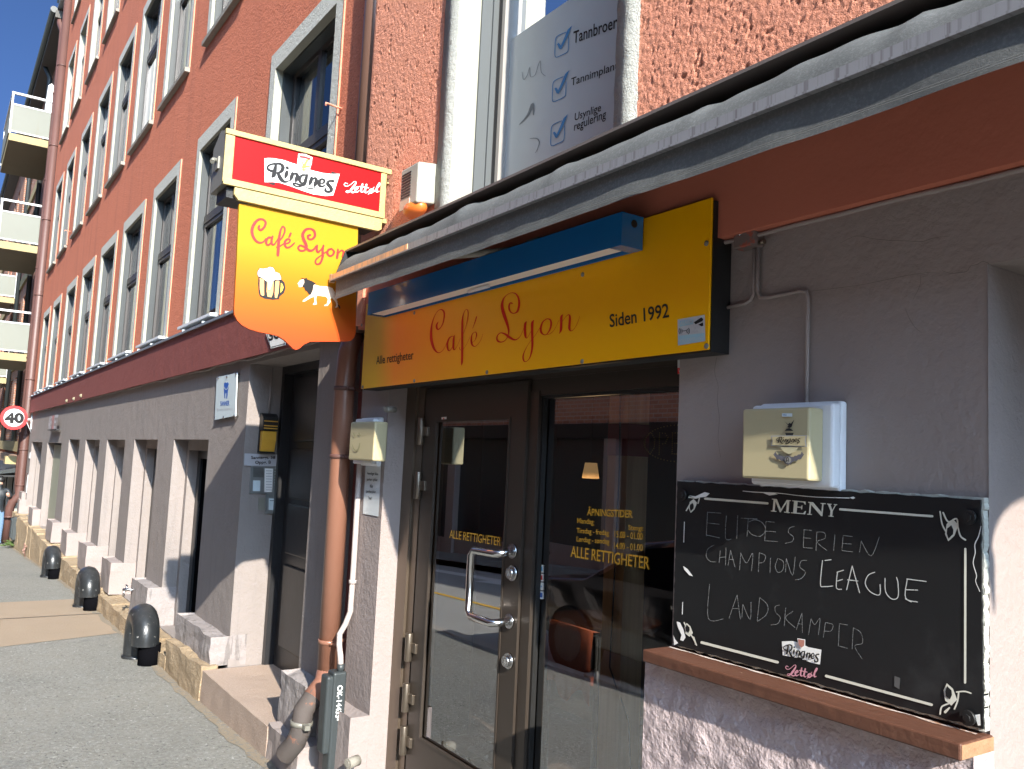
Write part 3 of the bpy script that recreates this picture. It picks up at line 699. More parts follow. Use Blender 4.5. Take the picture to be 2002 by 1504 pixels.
for z in (.075, -.065, -.475, -.60, -.705):
    l = MB(); l.tube([(-1.976,YD-.016,z-.035),(-1.976,YD-.016,z+.035)], .0095, 12); l.box(-1.998,-1.985,YD-.014,YD-.004,z-.018,z+.018); l.box(-1.968,-1.945,YD-.014,YD-.006,z-.012,z+.012)
    build('hinge', l, M['bronze'], door, bevel=.001)
g = MB(); g.quad((-1.475,YD+.02,-.80),(XD1+.02,YD+.02,-.80),(XD1+.02,YD+.02,.150),(-1.475,YD+.02,.150)); sw = build('shop_window', g, M['cafeglass'], cafe)
mb = MB()
for q in ((-1.475,-1.468,-.80,.15),(XD1-.048,XD1-.04,-.80,.15),(-1.468,XD1-.048,.143,.15)): mb.box(q[0],q[1],YD+.006,YD+.018,q[2],q[3])
build('glazing_bead', mb, M['black'], sw)
# neighbouring opening to the right of the pier
mb = MB(); mb.box(-.504, -.47, 1.086, 1.12, -1, .259); mb.box(-.47, .62, 1.086, 1.12, .20, .259); f2 = build('side_window', mb, M['door'], cafe)
g = MB(); g.quad((-.47,1.1,-1),(.62,1.1,-1),(.62,1.1,.2),(-.47,1.1,.2)); build('pane', g, M['dark'], f2)
# room behind the glass
mb = MB(); mb.box(-6.5, .62, 1.42, 4.6, -.885, -.865); build('floor', mb, mat('cafe_floor', (.07,.05,.04), .5), cafe)
mb = MB(); mb.quad((-2.2,1.12,-.87),(.62,1.12,-.87),(.62,1.42,-.87),(-2.2,1.42,-.87)); build('floor', mb, M['room'], cafe)
mb = MB(); mb.box(-6.5, .62, 4.6, 4.65, -.87, .5); mb.box(.62, .66, 1.12, 4.65, -.87, .5); mb.box(-6.5,-6.45,1.5,4.6,-.87,.5); mb.box(-6.5,.66,1.12,4.65,.44,.46); build('inner_wall', mb, M['room'], cafe)

# ================================================================ MAIN CAFE SIGN
YS = .955
sg = thing('cafe_sign', 'long yellow board with red script Café Lyon, Siden 1992 and Alle rettigheter over the door', 'shop sign', (-1.54, YS, .187))
xl, xr, zb0, zt0 = -2.262*YS, -.937*YS, .1955*YS, .4425*YS
mb = MB(); mb.box(xl, xr, YS, YS+.004, zb0, zt0)
M['yellowsign'] = gradient('yellow_sign_print', 'X', [(0,(.84,.46,.03)),(.07,(.90,.47,.03)),(.16,(.97,.33,.03)),(.32,(.98,.38,.015)),(.5,(.98,.45,.004)),(1,(.98,.46,.0))], .38)
build('face_panel', mb, M['yellowsign'], sg, bevel=.0008)
mb = MB(); mb.box(xl+.01, xr+.002, YS+.004, .999, zb0-.003, zt0-.004); build('backing_box', mb, M['black'], sg)
fn = plane_y(YS, 820, 560, .1698)
caf = [[(218,412,8),(200,450,20),(205,485,22),(222,497,14),(250,470,9),(275,420,12),(288,350,16),(287,300,18),(270,275,16),(245,268,8),(210,290,5),(175,350,6),(148,430,14),(138,510,24),(138,590,30),(150,660,30),(172,720,24),(204,758,14),(232,765,8),(265,745,5),(295,705,4),(320,640,4)],
 [(400,580,6),(375,577,8),(345,600,15),(325,650,19),(324,700,20),(337,738,14),(357,738,8),(380,700,5),(397,650,4)],[(408,562,4),(397,600,20),(394,660,22),(394,712,22),(407,732,10),(430,700,4),(455,650,3),(475,595,3)],
 [(510,545,4),(535,470,5),(555,390,8),(563,320,10),(558,278,10),(545,267,6),(525,285,6),(505,340,12),(496,410,22),(495,500,24),(495,600,24),(495,700,24),(494,800,24),(492,875,22),(487,912,4)],[(465,703,6),(468,725,7),(485,735,5),(515,715,3),(550,660,3),(588,575,3)],
 [(600,655,4),(640,625,5),(660,570,12),(655,532,10),(635,530,6),(608,560,10),(600,620,20),(607,665,20),(627,690,12),(650,690,6),(690,650,4),(720,595,3),(735,548,3)],[(615,488,3),(640,420,10),(660,355,12),(663,346,3)],
 [(1070,198,16),(1052,192,14),(1036,220,18),(1037,265,20),(1057,300,14),(1090,312,10),(1130,290,20),(1150,220,26),(1147,150,22),(1120,95,16),(1075,75,8),(1020,92,6),(975,140,14),(956,200,28),(960,265,36),(982,340,38),(1010,420,32),(1028,490,22),(1030,540,14),(1015,590,8),(985,628,9),(945,643,12),(908,632,20),(895,600,18),(908,560,12),(940,537,10),(985,548,20),(1030,580,28),(1078,610,22),(1120,614,12),(1165,575,6),(1195,510,4),(1212,462,4)],
 [(1240,405,4),(1222,430,26),(1218,500,28),(1222,565,26),(1236,597,10),(1260,570,4),(1290,515,4)],[(1322,390,4),(1303,422,28),(1301,500,28),(1302,600,26),(1303,680,24),(1293,760,18),(1270,830,10),(1235,866,6),(1207,860,14),(1196,815,16),(1210,760,10),(1245,690,5),(1290,622,4),(1340,560,4),(1388,480,4)],
 [(1470,375,10),(1425,410,14),(1402,470,22),(1402,520,24),(1427,553,14),(1465,555,8),(1505,500,18),(1520,430,22),(1508,385,18),(1472,374,8)],[(1465,556,6),(1510,545,5),(1560,495,4),(1612,390,3)],
 [(1657,325,4),(1638,352,26),(1635,430,28),(1632,500,28),(1614,547,4)],[(1645,410,4),(1690,350,5),(1722,328,12),(1736,355,24),(1732,430,26),(1730,485,26),(1748,515,10),(1785,490,5),(1825,420,4),(1850,343,3)]]
strokes('lettering_cafe', caf[:7], fn, M['letterred'], sg); strokes('lettering_lyon', caf[7:], fn, M['letterred'], sg)
fs_ = plane_y(YS)
txtp('Siden 1992', (1193,641), (1309,621), (1192,615), fs_, M['inkgrey'], sg, bold=.012)
txtp('Alle rettigheter', (736,718), (809,708), (736,697), fs_, M['inkgrey'], sg, bold=.006)
for (u, v) in ((1381,476),(1381,677),(1139,537),(1138,707),(952,728),(810,745),(810,612),(709,757),(707,636)):
    p_ = P(u, v, YS-.0006); b = MB(); b.sphere(p_, .0045, 10, 6, 1, .5, 1); build('screw', b, M['greymetal'], sg)
# stickers
stk = thing('alarm_sticker', 'white and pale blue ALARM video surveillance sticker on the corner of the yellow board', 'sticker', (-.94, YS-.002, .20))
fk = plane_y(YS-.0012, 1300, 380, .3989)
b = MB(); poly(b, [(62,614),(195,590),(198,720),(64,742)], fk, 0); build('paper', b, M['white'], stk)
b = MB(); poly(b, [(66,695),(196,680),(197,717),(66,738)], fk, .0006); poly(b, [(72,622),(140,610),(140,637),(72,650)], fk, .0006); build('blue_strip', b, M['skyblue'], stk)
txtp('ALARM', (76,642),(136,631),(76,624), fk, M['white'], stk, bold=.01)
txtp('VIDEO SURVEILLANCE', (68,729),(194,711),(68,713), fk, M['white'], stk, bold=.005)
txtp('24\nHOUR', (134,681),(163,676),(134,654), fk, M['signgrey'], stk, align='CENTER')
b = MB(); poly(b, [(143,628),(180,604),(190,612),(186,622),(152,638)], fk, .0008); poly(b, [(165,640),(188,628),(190,645),(182,648)], fk, .0008)
for r_ in (12, 19, 26):
    for sg_ in (-1, 1): ribbon(b, [(97+sg_*r_*math.cos(t), 671+r_*math.sin(t)*.9, 2.6) for t in (-.7,-.35,0,.35,.7)], fk, 1, .0008)
ribbon(b, [(88,671,3),(106,669,3)], fk, 1, .0008)
build('camera_symbol', b, M['ink'], stk)
stk = thing('surveillance_sticker', 'small red and white sticker tucked behind the board at the pier corner', 'sticker', (-1.0, 1.06, .15))
fk = plane_y(YD-.0035, 1300, 380, .3989)
b = MB(); poly(b, [(62,795),(92,791),(92,880),(62,882)], fk, 0); build('paper', b, M['white'], stk)
b = MB(); poly(b, [(63,852),(92,850),(92,879),(63,881)], fk, .0006); poly(b, [(72,797),(92,793),(92,799),(72,802)], fk, .0006); build('red_strip', b, M['redring'], stk)
txtp('V', (66,874),(77,873),(66,857), fk, M['white'], stk); 

# blue lamp box over the board
lb = thing('sign_lamp', 'long glossy blue lamp box projecting over the yellow board', 'sign light', (-1.55, .93, .37))
xL, xR = -2.035, -1.0435
b = MB(); b.add([(xL,.904,.369),(xR,.904,.3665),(xR,.904,.4235),(xL,.904,.4285),(xL,.952,.4285),(xR,.952,.4235),(xL,.952,.405),(xR,.952,.3665),(xL,.952,.369)],
    [(0,1,2,3),(3,2,5,4),(0,3,4,8),(1,7,5,2),(8,4,5,7)])
b.quad((xL,.9045,.369),(xL+.012,.9045,.369),(xL+.012,.952,.369),(xL,.952,.369))
b.quad((xR-.03,.9045,.3668),(xR,.9045,.3668),(xR,.952,.3668),(xR-.03,.952,.3668))
build('housing', b, M['lampblue'], lb, bevel=.0008)
b = MB(); b.box(xL+.012, xR-.03, .912, .945, .372, .388); build('tube_tray', b, M['printwhite'], lb)
b = MB(); p_ = px_ = PX(1240,438,xR+.0005); b.tube([p_-Vector((.001,0,0)), p_+Vector((.0005,0,0))], .0065, 14); build('bolt_hole', b, M['black'], lb)
b = MB(); b.tube([(-1.56,.925,.3665),(-1.48,.925,.3665)], .004, 8); build('clip', b, M['whitedirty'], lb)

# ================================================================ AWNING
aw = thing('awning', 'grey fabric awning half folded under a dark cover over the cafe front', 'awning', (-.8, .88, .39))
AX0, AX1 = -2.03, .47
b = MB(); b.prism([(AX0,.830,.5225),(AX0,.830,.5275),(AX0,YU+.0,.548),(AX0,YU,.540)], (AX1-AX0,0,0)); build('cover', b, M['cover'], aw)
b = MB(); b.prism([(AX0+.03,.925,.508),(AX0+.03,.925,.532),(AX0+.03,.966,.538),(AX0+.03,.966,.50)], (AX1-AX0-.06,0,0)); build('back_rail', b, M['black'], aw)
# fabric sheet with sag between cover and bar
b = MB(); nx = 240; nv = 8; vs = []
def und(x): return noise.noise(Vector((x*6, 0, 0)))*.006+noise.noise(Vector((x*15, 3, 0)))*.003
FP = [(.803,.4575),(.806,.468),(.811,.480),(.820,.490),(.834,.500),(.852,.508),(.875,.515),(.90,.520),(.93,.524)]
for i in range(nx+1):
    x = lerp(AX0+.015, AX1-.02, i/nx)
    for j in range(nv+1):
        t = j/nv; y, z = FP[nv-j]
        wv = math.sin(t*math.pi)*und(x+t*.02)*1.5
        cr_ = .004*max(0, 1-abs(((x*1.0+t*.03) % .31)-.15)*40)*math.sin(t*math.pi)
        vs.append((x, y-wv*.8-cr_, z+wv*.6+cr_*.6))
b.add(vs, [(i*(nv+1)+j, (i+1)*(nv+1)+j, (i+1)*(nv+1)+j+1, i*(nv+1)+j+1) for i in range(nx) for j in range(nv)], True)
build('canopy', b, M['fabric'], aw)
b = MB(); b.box(AX0, AX1, .798, .806, .4425, .4580); b.box(AX0, AX1, .795, .798, .4415, .4445)
barm = mat('pale_front_bar', (.26,.265,.285), .45, .2, streak=((16,0,0),3,.50,.62,.75,(.12,.11,.12)))
fb = build('front_bar', b, barm, aw)
b = MB(); b.box(AX0-.002, AX0+.42, .7965, .798, .4450, .4575); build('faded_strip', b, M['barstripe'], fb)
b = MB(); b.box(AX0-.010, AX0-.001, .796, .808, .4395, .460); build('end_cap', b, M['tan'], fb)
# valance
b = MB(); vs = []; nv = 6
for i in range(nx+1):
    x = lerp(AX0+.012, AX1, i/nx)
    for j in range(nv+1):
        t = j/nv; wv = (noise.noise(Vector((x*7, t*.6, 9)))*.004+noise.noise(Vector((x*19, t, 4)))*.0015)*t
        vs.append((x+.0, .8060-wv+.001*t, lerp(.4425, .3945, t)-noise.noise(Vector((x*4,1,1)))*.0022*t))
b.add(vs, [(i*(nv+1)+j, (i+1)*(nv+1)+j, (i+1)*(nv+1)+j+1, i*(nv+1)+j+1) for i in range(nx) for j in range(nv)], True)
va = build('valance', b, M['fabric'], aw)
b = MB(); 
for zz in (.3985, .4010): b.tube([(lerp(AX0+.012, AX1, i/60), .8015, zz) for i in range(61)], .0004, 4)
build('seam', b, M['shadowgrey'], va)
for xa in (-1.66, -.35):
    b = MB(); b.tube([(xa-.0,.965,.425),(xa-.16,.885,.432),(xa+.09,.815,.445)] if False else [(xa+.30,.955,.430),(xa+.02,.84,.437)], .0075, 8)
    b.sphere((xa+.30,.953,.430), .013, 10, 6); b.box(xa+.29,xa+.33,.94,.966,.415,.445)
    build('folding_arm', b, M['sillm'], aw)
b = MB(); b.prism([(AX0-.002,.806,.455),(AX0-.002,.94,.5),(AX0-.002,.94,.53),(AX0-.002,.83,.526)], (.006,0,0)); build('end_plate', b, M['black'], aw)

# ================================================================ HANGING SIGN
XH = -2.05
hs_ = thing('hanging_sign', 'projecting red box sign over a yellow shield with a beer mug and a lion', 'hanging sign', (-2.09, .75, .26))
fx = plane_x(XH)
TL, TR, BR, BL = PX(441.5,251,XH), PX(767,337,XH), PX(750,420,XH), PX(441,360,XH)
y0, y1, z0, z1 = .517, .953, .640, .772
b = MB()
b.add([(XH,y0,z0),(XH,y1-.01,z0),(XH,y1-.01,z1),(XH,y0,z1)], [])
th = .115
# housing with gabled top
b = MB(); b.prism([(XH-.003,y0,z0),(XH-.003,y0,z1),(XH-.055,y0,z1+.012),(XH-th,y0,z1-.018),(XH-th,y0,z0-.002)], (0,y1-y0-.012,0)); build('housing', b, M['greymetal'], hs_)
b = MB()
b.box(XH-.004, XH+.003, y0-.002, y0+.020, z0+.002, z1-.012); b.box(XH-.004, XH+.003, y1-.028, y1-.012, z0+.002, z1-.012)
b.box(XH-.006, XH+.006, y0-.003, y1, z1-.012, z1+.001); b.box(XH-.004, XH+.005, y0+.0, y1-.012, z0-.004, z0+.012)
build('frame', b, M['creamframe'], hs_, bevel=.001)
b = MB(); b.quad((XH+.0005,y0+.02,z0+.012),(XH+.0005,y1-.028,z0+.012),(XH+.0005,y1-.028,z1-.012),(XH+.0005,y0+.02,z1-.012)); rp_ = build('red_panel', b, M['signred'], hs_)
b = MB(); b.prism([(XH+.004,.545,z0-.006),(XH+.004,.545,z0-.024),(XH+.004,.556,z0-.036),(XH+.004,.925,z0-.040),(XH+.004,.935,z0-.034),(XH+.004,.935,z0-.006)], (-.012,0,0)); build('lower_rail', b, M['creamframe'], hs_, bevel=.001)
b = MB(); b.box(XH-.10, XH-.012, .53, .93, z0-.03, z0-.004); build('rear_rail', b, M['black'], hs_)
b = MB(); b.box(XH-.09, XH-.02, .953, 1.0, z1-.030, z1-.018); b.box(XH-.09, XH-.02, .94, 1.0, z0-.008, z0+.004); b.box(XH-.04, XH-.028, .962, .974, z0-.03, z1-.02); b.box(XH-.10, XH-.0, .985, 1.0, z0-.06, z1+.01)
build('bracket', b, M['creamframe'], hs_)
b = MB(); b.tube([(XH-.06,y0+.001,z1-.062),(XH-.06,y0-.012,z1-.062),(XH-.052,y0-.016,z1-.070)], .006, 8); b.box(XH-.078,XH-.045,y0-.004,y0+.001,z1-.085,z1-.055); build('latch', b, M['greymetal'], hs_)
# printed logo on the red box
fr = plane_x(XH+.0006, 400, 220, .1998)
b = MB(); poly(b, [(585,450),(630,447),(680,450),(760,463),(830,487),(900,510),(980,543),(1050,567),(1150,592),(1240,603),(1322,602),(1258,812),(1180,818),(1060,800),(960,768),(850,726),(740,690),(660,681),(588,683)], fr, .0004)
build('logo_banner', b, M['printwhite'], rp_)
b = MB(); poly(b, [(615,686),(690,690),(686,713),(646,705)], fr, .0003); poly(b, [(1238,577),(1318,599),(1240,603)], fr, .0003); build('banner_fold', b, M['inkgrey'], rp_)
RING = [[(694,572,8),(652,573,22),(618,555,20),(617,528,16),(650,508,15),(700,502,17),(742,507,22),(764,535,32),(752,572,28),(715,596,14)],[(695,512,20),(686,560,34),(674,612,36),(655,634,12)],[(715,595,24),(732,630,34),(757,665,32),(792,680,16),(834,662,5)],
 [(803,582,26),(795,612,32),(784,642,12)],[(804,540,26),(809,544,26)],[(858,596,24),(848,632,32),(836,664,12)],[(860,614,14),(886,598,18),(906,620,32),(896,655,32),(888,678,12)],
 [(985,612,14),(948,618,20),(926,652,26),(935,685,20),(962,690,14),(985,655,14)],[(1000,612,20),(986,662,30),(975,700,26),(945,714,20),(902,700,16),(868,694,14),(874,714,16),(915,728,12),(950,718,10)],[(985,730,6),(1030,746,10),(1075,735,6)],
 [(1045,640,24),(1034,680,32),(1022,708,12)],[(1048,660,12),(1076,642,18),(1092,665,30),(1080,702,32),(1070,722,12)],[(1118,692,10),(1160,690,14),(1168,664,20),(1142,652,16),(1118,680,28),(1122,715,26),(1150,724,16),(1180,708,6)],
 [(1256,672,22),(1215,672,18),(1202,698,30),(1226,728,32),(1240,758,28),(1214,778,20),(1180,768,22),(1182,748,16)]]
strokes('logo_shadow', [[(x+5, y+4, w_) for x, y, w_ in s_] for s_ in RING], fr, M['shadowgrey'], rp_, 1.05, .0007)
strokes('logo_lettering', RING, fr, M['inkgrey'], rp_, 1.12, .0012)
LETT = [[(1398,700,5),(1378,692,7),(1366,704,9),(1374,720,8),(1400,722,6),(1435,700,5),(1458,680,6),(1476,678,8),(1478,694,12),(1462,720,20),(1440,750,22),(1418,772,16),(1396,784,10),(1382,776,6),(1396,766,5),(1420,770,8),(1448,784,14),(1472,776,5)],
 [(1474,758,6),(1500,744,12),(1494,728,12),(1472,752,18),(1482,780,14),(1512,768,6)],[(1543,704,16),(1530,765,18),(1545,780,10),(1560,768,5)],[(1583,708,16),(1568,770,18),(1582,786,10),(1596,774,5)],[(1516,726,8),(1602,738,10)],
 [(1640,748,10),(1616,762,16),(1614,784,14),(1634,786,12),(1652,764,14),(1640,748,8)],[(1600,802,5),(1630,770,7),(1658,732,5)],[(1656,776,6),(1690,740,9),(1715,702,12),(1704,696,10),(1684,745,20),(1684,776,16),(1708,772,6)]]
strokes('script_lettering', LETT, fr, M['printwhite'], rp_, 1.0, .0006)
b = MB(); poly(b, [(915,406),(985,410),(1052,440),(1046,500),(1030,552),(965,584),(920,552),(903,512)], fr, .0016); em = build('emblem', b, M['printwhite'], rp_)
b = MB(); poly(b, [(926,424),(980,430),(1034,450),(1032,468),(978,452),(926,444)], fr, .0020); build('red_band', b, M['redring'], rp_)
b = MB(); poly(b, [(930,450),(948,470),(968,505),(990,465),(1032,455),(1006,488),(988,522),(1035,520),(1030,535),(990,545),(965,552),(942,540),(958,520)], fr, .0020); poly(b, [(940,548),(1005,560),(965,578)], fr, .0020); build('eagle', b, mat('olive_print', (.28,.26,.05), .5), rp_)
# shield board
fc = plane_x(XH-.008, 440, 400, .19284)
out = [(143,-10),(120,560),(92,1060),(96,1120),(125,1175),(175,1225),(250,1265),(350,1295),(450,1312),(540,1335),(600,1372),(650,1420),(690,1462),(722,1474),(752,1462),(800,1420),(860,1392),(960,1390),(1230,1390),(1280,1380),(1312,1345),(1325,1295),(1330,900),(1352,120)]
b = MB(); fr_pts = [fc(a, b_) for a, b_ in out]
# rails hide the joint
b.prism([p_ for p_ in fr_pts], (-.010, 0, 0))
M['shield'] = gradient('shield_print', 'Z', [(0,(.48,.05,.010)),(.14,(.48,.07,.008)),(.32,(.48,.11,.005)),(.50,(.47,.17,.003)),(.66,(.45,.235,.006)),(1,(.45,.225,.004))], .5)
sh = build('shield_board', b, M['shield'], hs_)
for (u, v) in ((500,394),(676,433)):
    p_ = PX(u, v, XH-.007); b = MB(); b.box(XH-.0075, XH-.0045, p_.y-.009, p_.y+.009, p_.z-.010, p_.z+.012); b.sphere((XH-.004,p_.y,p_.z+.003), .004, 8, 6); build('clip', b, M['greymetal'], hs_)
CL = [[(345,215,14),(338,240,20),(360,258,18),(395,228,18),(408,180,20),(378,150,16),(332,155,18),(290,200,24),(270,260,26),(280,320,24),(312,368,22),(350,387,16),(385,378,10),(412,345,8)],
 [(468,335,16),(438,335,16),(415,368,20),(418,402,18),(442,408,14),(468,380,10)],[(480,322,14),(468,370,20),(476,404,18),(500,400,10),(535,345,8)],
 [(532,385,8),(575,335,12),(602,275,14),(600,235,14),(580,225,12),(560,262,16),(548,325,22),(540,390,24),(537,450,26),(532,512,24)],[(520,432,8),(548,425,10),(595,395,8)],
 [(600,402,8),(645,385,12),(656,358,14),(632,350,14),(606,375,20),(603,410,20),(625,436,16),(662,425,12),(702,388,8)],[(643,332,6),(652,318,16),(664,292,16)],
 [(862,308,14),(838,318,18),(845,348,18),(880,350,16),(908,318,20),(900,268,22),(862,246,16),(815,255,20),(785,300,26),(792,350,28),(815,400,28),(822,438,22),(798,465,14),(758,466,16),(738,438,16),(762,415,14),(805,432,20),(850,465,22),(890,460,14),(922,418,10)],
 [(932,415,14),(926,452,20),(936,482,18),(965,462,10),(988,428,8)],[(996,415,14),(986,460,20),(986,530,20),(965,588,16),(935,606,14),(914,590,14),(922,555,12),(965,520,8),(1020,480,8)],
 [(1078,448,14),(1045,460,16),(1033,492,20),(1055,520,16),(1086,512,14),(1102,478,18),(1080,450,10)],[(1142,455,14),(1138,500,20),(1132,540,18)],[(1142,500,8),(1175,465,12),(1200,482,20),(1192,528,20),(1212,546,12),(1240,515,8)]]
strokes('script_outline', [[(x+3, y+3, w_) for x, y, w_ in s_] for s_ in CL], fc, mat('dark_red_outline', (.22,.02,.015), .5), sh, 1.12, .0006)
strokes('lettering_cafe', CL[:7], fc, M['letterbright'], sh, 1.05, .0011); strokes('lettering_lyon', CL[7:], fc, M['letterbright'], sh, 1.05, .0011)
b = MB(); poly(b, [(338,730),(555,765),(575,765),(602,792),(612,850),(595,900),(555,930),(545,962),(480,966),(400,955),(352,930),(340,890),(334,800)], fc, .0006); mug = build('beer_mug', b, M['inkgrey'], sh)
b = MB(); poly(b, [(350,745),(394,762),(395,920),(382,928),(362,915),(352,860)], fc, .001); poly(b, [(425,790),(492,785),(487,890),(470,942),(430,935),(420,880)], fc, .001); poly(b, [(510,775),(550,778),(540,900),(525,950),(505,946),(502,900)], fc, .001); build('beer', b, mat('beer_orange', (.78,.36,.12), .5), sh)
b = MB(); poly(b, [(566,795),(582,810),(590,840),(580,872),(560,895)], fc, .001); build('handle_gap', b, mat('print_yellow', (.85,.58,.05), .5), sh)
foam = [(330,712),(332,680),(350,652),(385,655),(425,648),(450,636),(485,645),(500,672),(505,685),(545,700),(562,735),(565,762),(535,768),(505,762),(485,778),(468,815),(455,862),(442,866),(434,850),(434,790),(405,768),(370,740),(338,730)]
b = MB(); poly(b, [(448+(x-448)*1.05, 735+(y-735)*1.05) for x, y in foam], fc, .0014); build('foam_outline', b, M['inkgrey'], sh)
b = MB(); poly(b, foam, fc, .0018); build('foam', b, M['printwhite'], sh)
strokes('foam_line', [[(440,655,4),(465,655,5),(480,670,5)],[(420,720,6),(414,745,8),(425,755,5)],[(505,685,4),(525,705,5),(530,720,4)]], fc, M['inkgrey'], sh, 1, .0021)
skin = mat('pale_lion_print', (.80,.58,.42), .5)
b = MB(); poly(b, [(895,808),(960,828),(1050,832),(1090,850),(1112,890),(1120,930),(1140,985),(1142,1030),(1135,1045),(1112,1045),(1128,1025),(1120,990),(1085,950),(1062,958),(1070,985),(1040,1028),(1005,1030),(1005,1020),(1030,1008),(1042,960),(1020,935),(930,925),(922,960),(930,1012),(895,1020),(890,1010),(906,990),(900,935),(860,952),(805,985),(785,985),(788,972),(850,925),(875,870)], fc, .0008); lion = build('lion_body', b, skin, sh)
b = MB(); poly(b, [(760,768),(800,755),(812,790),(790,830),(770,838),(748,838),(742,815),(733,803),(748,785)], fc, .0012); build('lion_face', b, skin, sh)
b = MB(); poly(b, [(765,745),(800,752),(825,745),(832,760),(880,778),(922,806),(896,815),(888,870),(862,925),(845,905),(828,880),(808,868),(800,840),(780,832),(800,795),(800,765),(785,758)], fc, .0016); build('lion_mane', b, M['ink'], sh)
strokes('lion_line', [[(1108,900,3),(1125,960,3),(1140,1005,3)],[(1140,1020,6),(1152,1030,14),(1160,1052,12)],[(758,790,2),(768,792,2)],[(745,820,2),(760,818,2)]], fc, M['ink'], sh, 1, .0021)

# ================================================================ BOXES ON THE UPPER WALL
al = thing('alarm_siren', 'cream louvred alarm box with an orange base beside the projecting sign', 'alarm box', (-1.90, .92, .61))
b = MB(); b.box(-1.965*YU, -1.868*YU, .905, .958, .628*YU+.012, .755*YU-.008)
b.v = [(x+(.0 if y < .92 else 0), y, z+(.006 if y > .92 else 0)) for x, y, z in b.v]; build('case', b, M['vent'], al, bevel=.005)
for k in range(9):
    b = MB(); z = .700-k*.0072; b.box(-1.955*YU, -1.905*YU, .9035, .9055, z-.0018, z+.0018); build('louvre', b, M['black'], al)
b = MB(); b.box(-1.958*YU, -1.905*YU, .9030, .9052, .610, .634); build('label_plate', b, mat('faded_label', (.55,.38,.28), .6), al)
b = MB(); b.sphere((-1.915*YU,.925,.612), .045, 16, 10, 1, .55, .5); build('beacon', b, M['orange'], al)

# junction box and conduit
jb_ = thing('junction_box', 'paint spattered square junction box high on the dark wall', 'junction box', (-.85, .98, .34))
b = MB(); b.box(-.868, -.828, .975, .999, .340, .371); build('case', b, mat('red_spattered_grey', (.16,.125,.115), .7, spots=[(14,.50,.56,(.34,.08,.05)),(23,.64,.67,(.55,.46,.38))]), jb_, bevel=.002)
b = MB(); b.sphere((-.855,.9745,.360), .0018, 8, 6); build('screw', b, M['steel'], jb_)
b = MB(); b.tube([(-.828,.987,.345),(-.819,.987,.345)], .004, 8); build('gland', b, M['bronze'], jb_)
cd = MB()
def cond(path, r=.0030): cd.tube([Vector(p) for p in path], r, 8)
cond([(-.843,.994,.340),(-.843,.994,.270),(-.848,.994,.262),(-.858,.994,.258),(-.899,.994,.256)]); cond([(-.836,.994,.340),(-.836,.994,.272),(-.830,.994,.263),(-.815,.994,.261),(-.760,.994,.263),(-.750,.994,.260),(-.747,.994,.250),(-.747,.994,.104)])
cond([(-.828,.993,.368),(-.70,.993,.364),(-.55,.993,.362),(-.3,.993,.362)], .003)
solo('conduit', cd, M['pillar'], 'painted over cable conduit running from the junction box down to the square lamp', 'cable conduit', (-.747, .994, .104))
# square lamps
def lightbox(name, label, x0, x1, z0, z1, zy, yc0, yc1, rough_art=None):
    t = thing(name, label, 'wall lamp', ((x0+x1)/2, .96, z0))
    b = MB(); b.box(x0, x1, .985, .9995, z0-.004, z1+.004); build('back_plate', b, M['whitedirty'], t, bevel=.004)
    b = MB(); b.box(x0+.0, x1-.0, .968, .985, z0, z1); build('body', b, M['whitedirty'], t, bevel=.004)
    return t
bl_ = lightbox('square_lamp', 'square cream wall lamp with a dark brewery print above the chalkboard', -.820, -.686, -.012, .100, 0, 0, 0)
b = MB(); b.box(-.8110, -.7000, .938, .968, -.0035, .0925); cv = build('cover', b, M['lamp_cream'], bl_, bevel=.003, seg=2)
ff = plane_y(.9365, 1300, 380, .3989)
k_ = .9365
def art(a, b_, off=0): return P(1300+a*.3989, 380+b_*.3989, .9365)+Vector((0,-off,0))
b = MB(); poly(b, [(520,1184),(697,1181),(692,1210),(697,1238),(520,1234),(525,1210)], art, .0004); build('print_frame', b, mat('silver_print', (.33,.34,.35), .5), cv)
b = MB(); poly(b, [(526,1188),(691,1185),(687,1210),(691,1234),(526,1230),(530,1210)], art, .0008); build('print_field', b, M['lamp_cream'], cv)
def logo(fn, x0, y0, sx, sy, m, parent, skew=0, wk=None, off=.0006, name='logo_lettering'):
    # the brewery lettering reused at another size; source box x 605..1262, y 500..790 on a falling line
    def g(a, b_, o=0):
        u = (a-605)/657; vbase = (b_-(500+u*165))/130
        return fn(x0+u*sx, y0+vbase*sy+skew*u, o)
    return strokes(name, RING, g, m, parent, .95, off)
logo(art, 548, 1196, 118, 24, M['ink'], cv, 0, off=.0012)
b = MB(); poly(b, [(585,1110),(604,1128),(612,1120),(618,1125),(634,1105),(622,1140),(612,1146),(600,1142),(606,1134)], art, .0004)
poly(b, [(588,1160),(596,1150),(610,1146),(622,1152),(630,1160)], art, .0004); poly(b, [(590,1170),(632,1170),(628,1182),(594,1182)], art, .0004); build('eagle_print', b, M['inkgrey'], cv)
b = MB(); poly(b, [(566,1240),(656,1240),(640,1262),(610,1274),(584,1264)], art, .0003); build('shade_print', b, mat('fade_print', (.44,.41,.27), .5), cv)
b = MB()
for i in range(7):
    a = -1+i/3; disc(b, (608+a*52, 1306-abs(a)*18), 13, art, .0004+i*.00004, 12)
for sx in (-1, 1):
    for k in range(3): ribbon(b, [(608+sx*(55+k*4),1290-k*2,8),(608+sx*(66+k*4),1262+k*6,4)], art, 1, .0004)
disc(b, (606,1303), 22, art, .0009, 20); build('medal_print', b, mat('medal_grey_print', (.10,.10,.12), .5), cv)
b = MB(); disc(b, (606,1303), 16, art, .0013, 20); build('medal_centre', b, mat('medal_print', (.25,.25,.24), .5), cv)
strokes('medal_line', [[(598,1314,3),(602,1292,3),(608,1292,3),(612,1314,3)],[(600,1305,2),(612,1305,2)]], art, M['ink'], cv, 1, .0016)
